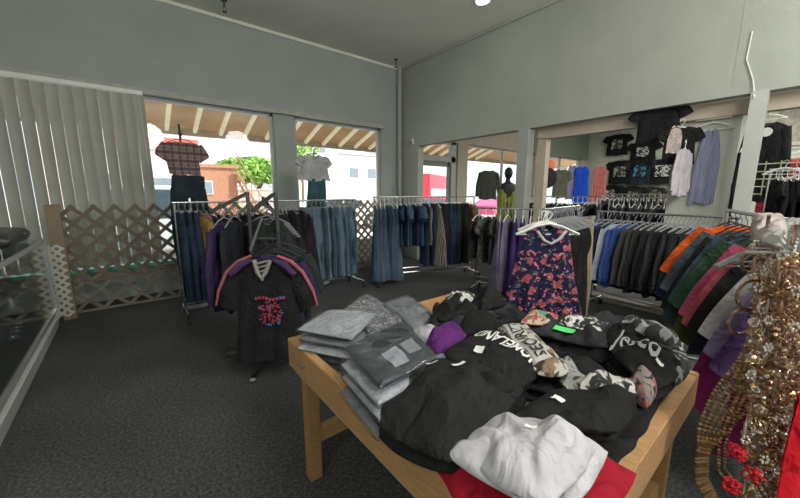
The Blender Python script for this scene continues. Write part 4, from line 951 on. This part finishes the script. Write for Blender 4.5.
# ---------------------------------------------------------------- NEXT ROOM
def wallitem(kind,x,px,py,w,mat,label,name=None,pr=None,seed=1,sz=None,hm=None):
    """garment on the far wall or hung at depth x: px,py = top centre, w = width in metres"""
    p=atx(px,py,x); s=w/.62
    s*=.74; sz=(sz or 1)*.86; g=garment(kind,mat,p,-PI/2,label,None,seed=seed,sc=s,sz=sz or s,hm=hm or M_blk)
    g.children[1].scale=(s,s,s)
    if pr:
        b=B(); zc=-(.085+.33)*(sz or s); hw=.13*s; hh=.15*(sz or s)
        box(b,(0,-.05*s,zc),(2*hw,.01,2*hh),bev=.004); obj('print',b,pr,g)
    return g
pw=cloth('white_skull_print',(.02,.02,.022),'print',(.55,.56,.52),scale=9); pb=cloth('blue_print',(.02,.02,.03),'print',(.08,.28,.45),scale=6); pg=cloth('sage_print',(.03,.03,.03),'print',(.38,.42,.30),scale=7)
xw=XG-.12
for (px,py,w,m,l,pr,sd,sz) in [(619,131,1.15,K_black,'black graphic shirt top left on the far green wall',pg,1,1.35),(645,138,1.25,K_black,'black shirt with white circular print under the big black sweatshirt',pw,2,1.35),
    (622,157,1.3,K_black,'black shirt with sage portrait print second row left',pg,3,1.5),(642,155,1.2,cloth('ink_blue',(.02,.025,.035)),'ink coloured shirt with blue print in the second row',pb,1,1.6),(665,155,1.4,K_black,'black shirt with large white skull print second row right',pw,2,1.5),
    (612,182,1.1,K_black,'black shirt with small round print in the bottom row left',pw,1,1.3),(634,183,1.1,K_black,'black shirt second from left in the bottom row',pg,2,1.3),(652,184,1.1,DKS[1],'black shirt third from left in the bottom row',None,3,1.2),(668,186,1.2,cloth('leopard',(.20,.17,.11),'print',(.05,.04,.03),scale=16),'brown camouflage shirt at the right of the bottom row',None,1,1.1)]:
    wallitem('tee',xw,px,py,w,m,l,pr=pr,seed=sd,sz=sz)
# things hung from the tan beam just inside the opening
xb=XP+.10
def beamitem(kind,px,py,mat,label,seed=1,rz=-PI/2,sc=1,sz=None,x=None,hm=None):
    p=atx(px,py,x or xb); return garment(kind,mat,p,rz,label,None,seed=seed,sc=sc,sz=sz,hm=hm or M_wht)
beamitem('tee',661,99,K_black,'big black sweatshirt hanging from the tan beam',seed=5,rz=-PI/2+.1,sc=.82,sz=.64,hm=M_blk)
beamitem('tee',683,121,K_black,'black vest hanging beside the pale panel',seed=6,rz=-PI/2+.6,sc=.62,sz=.62)
beamitem('tank',677,121,cloth('pink_white_print',(.55,.45,.42),'print',(.35,.30,.30),scale=14),'pale pink printed top hanging in front of the black vest',seed=6,rz=-PI/2+.6,sc=.26,sz=.50,x=xb-.06,hm=M_blk).children[1].scale=(.5,1,1)
beamitem('long',686,142,cloth('pale_lilac_white',(.52,.48,.52)),'pale lilac white long sleeved top at the panel edge',seed=2,rz=-.2,sc=.6,sz=.78,x=xb-.1).children[1].scale=(.4,1,1)
g=beamitem('tank',714,116,cloth('blue_grey_stripe',(.12,.14,.26),'stripe',(.30,.32,.42),scale=9),'blue grey striped sleeveless dress hanging on the pale panel',seed=3,x=XP+.22,sc=.40,sz=1.36)
b=B(); tube(b,[(-.15,-.01,-.03),(.15,-.01,-.03)],.008,6); obj('support_bar',b,M_wht,g)
beamitem('long',745,140,K_black,'black garment hanging half hidden left of the leaning post',seed=2,x=5.5,rz=0,sc=.9,sz=1.1)
# right of the post
COAT=beamitem('long',771,110,K_black,'black long coat with white badge hanging right of the leaning post',seed=3,x=8.2,sc=.95,sz=1.9)
b=B(); lathe(b,[(.07,0),(.07,.02)],14); 
for v in b.verts: v.co=Vector((v.co.x,-.09-v.co.z,v.co.y-.35))
obj('badge',b,M_wht,COAT)
beamitem('tee',800,148,cloth('deep_red',(.22,.012,.02)),'deep red shirt on the far wall at the right picture edge',seed=1,x=9.5,sc=1.6,sz=1.7)
t=empty('picture_frame',atx(797,123,XG-.05),label='cream picture frame high on the far wall at right edge',cat='picture')
b=B(); 
for y,z,sy,sz in ((0,.55,1.0,.1),(0,-.55,1.0,.1),(.45,0,.1,1.2),(-.45,0,.1,1.2)): box(b,(0,y,z),(.05,sy,sz))
obj('frame',b,plain('cream_frame',(.55,.50,.38),.6),t,smooth=False)
b=B(); box(b,(.01,0,0),(.02,.82,1.02)); obj('picture',b,plain('faded_picture',(.42,.40,.33),.7,var=.3),t,smooth=False)
t=empty('wire_grid_panel',(7.4,.55,1.45),label='pale green wire grid panel behind the black garment heap',cat='grid panel')
b=B()
for k in range(9): tube(b,[(0,-.6+.15*k,0),(0,-.6+.15*k,.5)],.008,5)
for k in range(5): tube(b,[(0,-.65,.02+.11*k),(0,.65,.02+.11*k)],.008,5)
obj('wires',b,plain('pale_green_wire',(.50,.58,.35),.5),t)
b=B()
for s in(-.6,.6): tube(b,[(0,s,-1.44),(0,s,0)],.014,6); tube(b,[(-.2,s,-1.43),(.2,s,-1.43)],.014,6)
obj('legs',b,M_chrome,t)
def nrack(x,y0,y1,h,label,n,mats,lab,grp,kinds=('tee','long'),items=None):
    rolling_rack('clothing_rack',(x,y1),(x,y0),h,label)
    for k in range(n):
        y=y0+.05+(y1-y0-.1)*k/(n-1)
        garment(rn.choice(kinds),rn.choice(mats),(x,y,h-.026),rn.uniform(-.25,.25)+(.15),lab,grp,seed=k%4,hm=M_wht)
nrack(5.6,.55,1.95,1.42,'chrome rack of black shirts just beyond the partition',20,[K_black,DKS[1],K_char],'black garment on the rack just beyond the partition','black garments on the rack beyond the partition')
nrack(6.2,2.3,3.6,1.42,'chrome rack of black clothes behind the post in the next room',16,[K_black,DKS[0],cloth('white_on_dark_floral',(.05,.05,.05),'print',(.35,.33,.33),scale=14)],'dark garment on the rack behind the grey post','dark garments behind the grey post')
nrack(8.6,1.0,3.2,1.45,'farther chrome rack of dark clothes in the next room',22,[K_black,DKS[0],DKS[1]],'dark garment on the farther rack of the next room','dark garments on the farther rack')
nrack(6.4,-.1,.42,1.78,'tall rack with a heap of black tops right of the leaning post',10,[K_black,DKS[1]],'black top on the tall rack right of the leaning post','black tops right of the leaning post')
for i,(y,r) in enumerate(((.30,.1),(.12,-.2),(-.02,.3))):
    t=empty('empty_hanger',(6.3,y,1.86-.08*i),PI/2*0+r-1.2,['white hanger over the black tops, first from the post','white hanger over the black tops, second from the post','white hanger over the black tops, third from the post'][i],'hanger'); obj('hook_and_bar',hmesh('hanger_thick'),M_wht,t)
# dresses hung before the far window
def hung(kind,X,px,py,mat,label,sc,sz,rz=0,seed=1):
    p=atx(px,py,X); return garment(kind,mat,p,rz,label,None,seed=seed,sc=sc,sz=sz,hm=M_wht)
hung('long',8.6,489,166,K_black,'black coat hanging before the window between column and post',1.25,1.3,rz=-.4)
hung('tee',11.2,562,165,cloth('olive_khaki',(.12,.12,.08)),'olive khaki shirt hanging before the far window',1.1,1.4,rz=-.5)
hung('longdress',13.0,573,162,cloth('lilac_gauze',(.35,.33,.60)),'lilac dress hanging left of the bright blue one',.8,1.05,rz=-.7)
hung('longdress',13.1,583,163,cloth('bright_blue',(.02,.10,.75)),'bright cobalt blue dress hanging at the far window corner',1.15,1.1,rz=-1.0)
hung('longdress',13.9,601,163,cloth('salmon_pink',(.68,.22,.18)),'salmon pink dress hanging by the far green wall',1.15,1.1,rz=-1.2)
# rail that carries them
b=B(); tube(b,[(12.6,5.4,2.62),(12.6,3.0,2.62)],.015,6)
t=empty('wide_hat',atx(546,178,9.4),-.7,'dark round hat hanging against the far window','hat')
b=B(); lathe(b,[(.30,0),(.30,.015),(.14,.03),(.13,.12),(.10,.15)],26)
for v in b.verts: v.co=Vector((v.co.x,-v.co.z,v.co.y))
obj('brim_and_crown',b,cloth('dark_plum_felt',(.05,.03,.045)),t)
b=B(); tube(b,[(.135*math.cos(k*PI/8),-.04,.135*math.sin(k*PI/8)) for k in range(16)],.008,6,close=True); obj('band',b,K_black,t)
t=empty('paper_lantern',atx(549,166,11.0),0,'round coral red ornament hanging in the far window','ornament')
b=B(); blob(b,(0,0,0),(.2,.2,.2),sub=2); obj('globe',b,plain('coral_paper',(.8,.2,.12),.8,emit=.3),t)
b=B(); tube(b,[(0,0,.2),(0,0,1.0)],.006,5); obj('string',b,M_wht,t)
# two mannequins by the window
def mannequin(loc,rz,label,head=True,h=1.0):
    t=empty('mannequin',loc,rz,label,'mannequin')
    b=B(); lathe(b,[(.0,.82),(.13,.84),(.17,.95),(.16,1.05),(.12,1.18),(.15,1.32),(.17,1.42),(.15,1.50),(.06,1.55),(.045,1.62)],20,sy=.65); obj('torso',b,M_blk,t)
    if head: b=B(); blob(b,(0,-.01,1.73),(.085,.10,.125),sub=3); obj('head',b,M_blk,t)
    b=B(); lathe(b,[(.18,0),(.18,.015),(.02,.03),(.02,.83)],18); obj('stand',b,M_dksteel,t)
    return t
p=atx(507,200,6.3); mannequin((p.x,p.y,.16),-.6,'black headed mannequin wearing a yellow green gown left of the grey post')
gd=garment('longdress',cloth('yellow_green_gown',(.28,.34,.06),'print',(.42,.42,.20),scale=6),(p.x,p.y,1.78),-.6,'yellow green gown worn by the mannequin left of the post',seed=2,sc=.95,sz=1.25); gd.children[0].scale=(1.0,2.6,1.25)
# ---------------------------------------------------------------- case contents
rr=random.Random(8)
cl=['black patterned cloth folded on the upper shelf nearest the front end','dark folded cloth on the display case shelf, middle','dark folded cloth on the display case shelf, far end']
for i,(y,z) in enumerate(((3.4,.61),(4.1,.61),(4.8,.61))):
    C=[Vector((-.62+.4*u,y-.2+.5*v,z+.03)) for u,v in ((0,0),(1,0),(1,1),(0,1))]
    C=[Vector((-1.36+.5*u,y-.22+.48*v,z+.045)) for u,v in ((0,0),(1,0),(1,1),(0,1))]
    me,o,sf=slabmesh(C,.05,80+i,.008,n=14); obj('folded_cloth',me,K_char,loc=o,label=cl[i],cat='cloth')
for i in range(16):
    x=rr.uniform(-1.3,-.9); y=2.6+.15*i; s=rr.uniform(.05,.09)
    t=empty('jewelry_box',(x,y,.19),rr.uniform(0,3),'small shiny trinket box on the floor of the display case','trinket box','trinkets on the display case floor')
    b=B(); box(b,(0,0,s*.2),(s,s*.8,s*.4),bev=.004); obj('box',b,plain('trinket_dark',(.10,.10,.11),.3),t)
    b=B(); lathe(b,[(s*.25,s*.4),(s*.22,s*.48),(s*.05,s*.52)],10); obj('bauble',b,M_chrome,t)
C=[Vector((-1.35,4.25,1.16)),Vector((-.80,4.25,1.16)),Vector((-.80,5.1,1.16)),Vector((-1.35,5.1,1.16))]
me,o,sf=slabmesh(C,.15,90,.004,n=18,pw=10,sq=.05); tcase=empty('storage_case',o,label='flat black case lying on top of the glass display case',cat='case')
obj('body',me,plain('black_vinyl',(.035,.037,.04),.35),tcase)
b=B(); tube(b,[(.28,-.08,-.05),(.31,-.05,-.05),(.31,.05,-.05),(.28,.08,-.05)],.008,6); obj('handle',b,M_dksteel,tcase)
C=[Vector((-1.2,3.75,1.05)),Vector((-.82,3.8,1.05)),Vector((-.9,4.2,1.05)),Vector((-1.25,4.2,1.05))]
me,o,sf=slabmesh(C,.05,91,.02,n=18,edge=.04); obj('crumpled_bag',me,M_bag,loc=o,label='crumpled clear plastic bag on top of the display case',cat='bag')
# ---------------------------------------------------------------- LIGHT, WORLD, CAMERA
def area(loc,size,power,colr=(1,.97,.92),rot=(0,0,0),sy=None,name='lamp'):
    l=bpy.data.lights.new(name,'AREA'); l.energy=power; l.size=size; l.color=colr
    if sy: l.shape='RECTANGLE'; l.size_y=sy
    o=bpy.data.objects.new(name,l); col.objects.link(o); o.location=loc; o.rotation_euler=rot; return o
def globe(loc,power,r=.25,colr=(1,.97,.92)):  # unseen soft fill added behind the camera to brighten room and ceiling
    l=bpy.data.lights.new('pendant_lamp','POINT'); l.energy=power; l.shadow_soft_size=r; l.color=colr
    o=bpy.data.objects.new('pendant_lamp',l); col.objects.link(o); o.location=loc
globe((.8,-1.6,3.3),190,.4); globe((3.4,-1.3,3.3),150,.4); globe((-1.9,-.6,3.3),70,.4)
area((8.0,-.4,ZC-.06),2.4,190,name='ceiling_panel_lamp',sy=1.0); area((11.5,1.2,ZC-.06),2.4,220,name='ceiling_panel_lamp',sy=1.0)
for x0,x1 in ((.3,2.13),(2.5,4.42),(7.3,10.75),(11.0,14.2)):
    a=area(((x0+x1)/2,YW+.3,1.65),x1-x0,1,(1,1,1),(math.radians(-90),0,0),2.3,'sky_portal'); a.data.cycles.is_portal=True; a.rotation_euler=(math.radians(90),0,PI)
s=bpy.data.lights.new('sun','SUN'); s.energy=5; s.angle=.01; s.color=(1,.96,.88)
o=bpy.data.objects.new('sun',s); col.objects.link(o); o.rotation_euler=(math.radians(38),math.radians(8),0)
w=bpy.data.worlds.new('sky'); bpy.context.scene.world=w; w.use_nodes=True; nt=w.node_tree; bg=nt.nodes['Background']
sk=nt.nodes.new('ShaderNodeTexSky'); sk.sky_type='HOSEK_WILKIE'; sk.turbidity=5; sk.sun_direction=(0.1,-.6,.8)
mx=N(nt,'ShaderNodeMix',data_type='RGBA'); mx.inputs[0].default_value=.75; nt.links.new(sk.outputs[0],mx.inputs[6]); mx.inputs[7].default_value=(.92,.96,1,1)
nt.links.new(mx.outputs[2],bg.inputs[0]); bg.inputs[1].default_value=2.2
cd=bpy.data.cameras.new('camera'); cam=bpy.data.objects.new('camera',cd); col.objects.link(cam)
cd.sensor_width=36; cd.lens=36*F/800; cd.clip_start=.05; cam.location=(0,0,H)
cam.rotation_euler=(PI/2-PITCH,0,AZ-PI/2); bpy.context.scene.camera=cam
sc=bpy.context.scene; sc.view_settings.view_transform='Standard'; sc.view_settings.look='None'; sc.view_settings.exposure=0; sc.view_settings.gamma=1.06
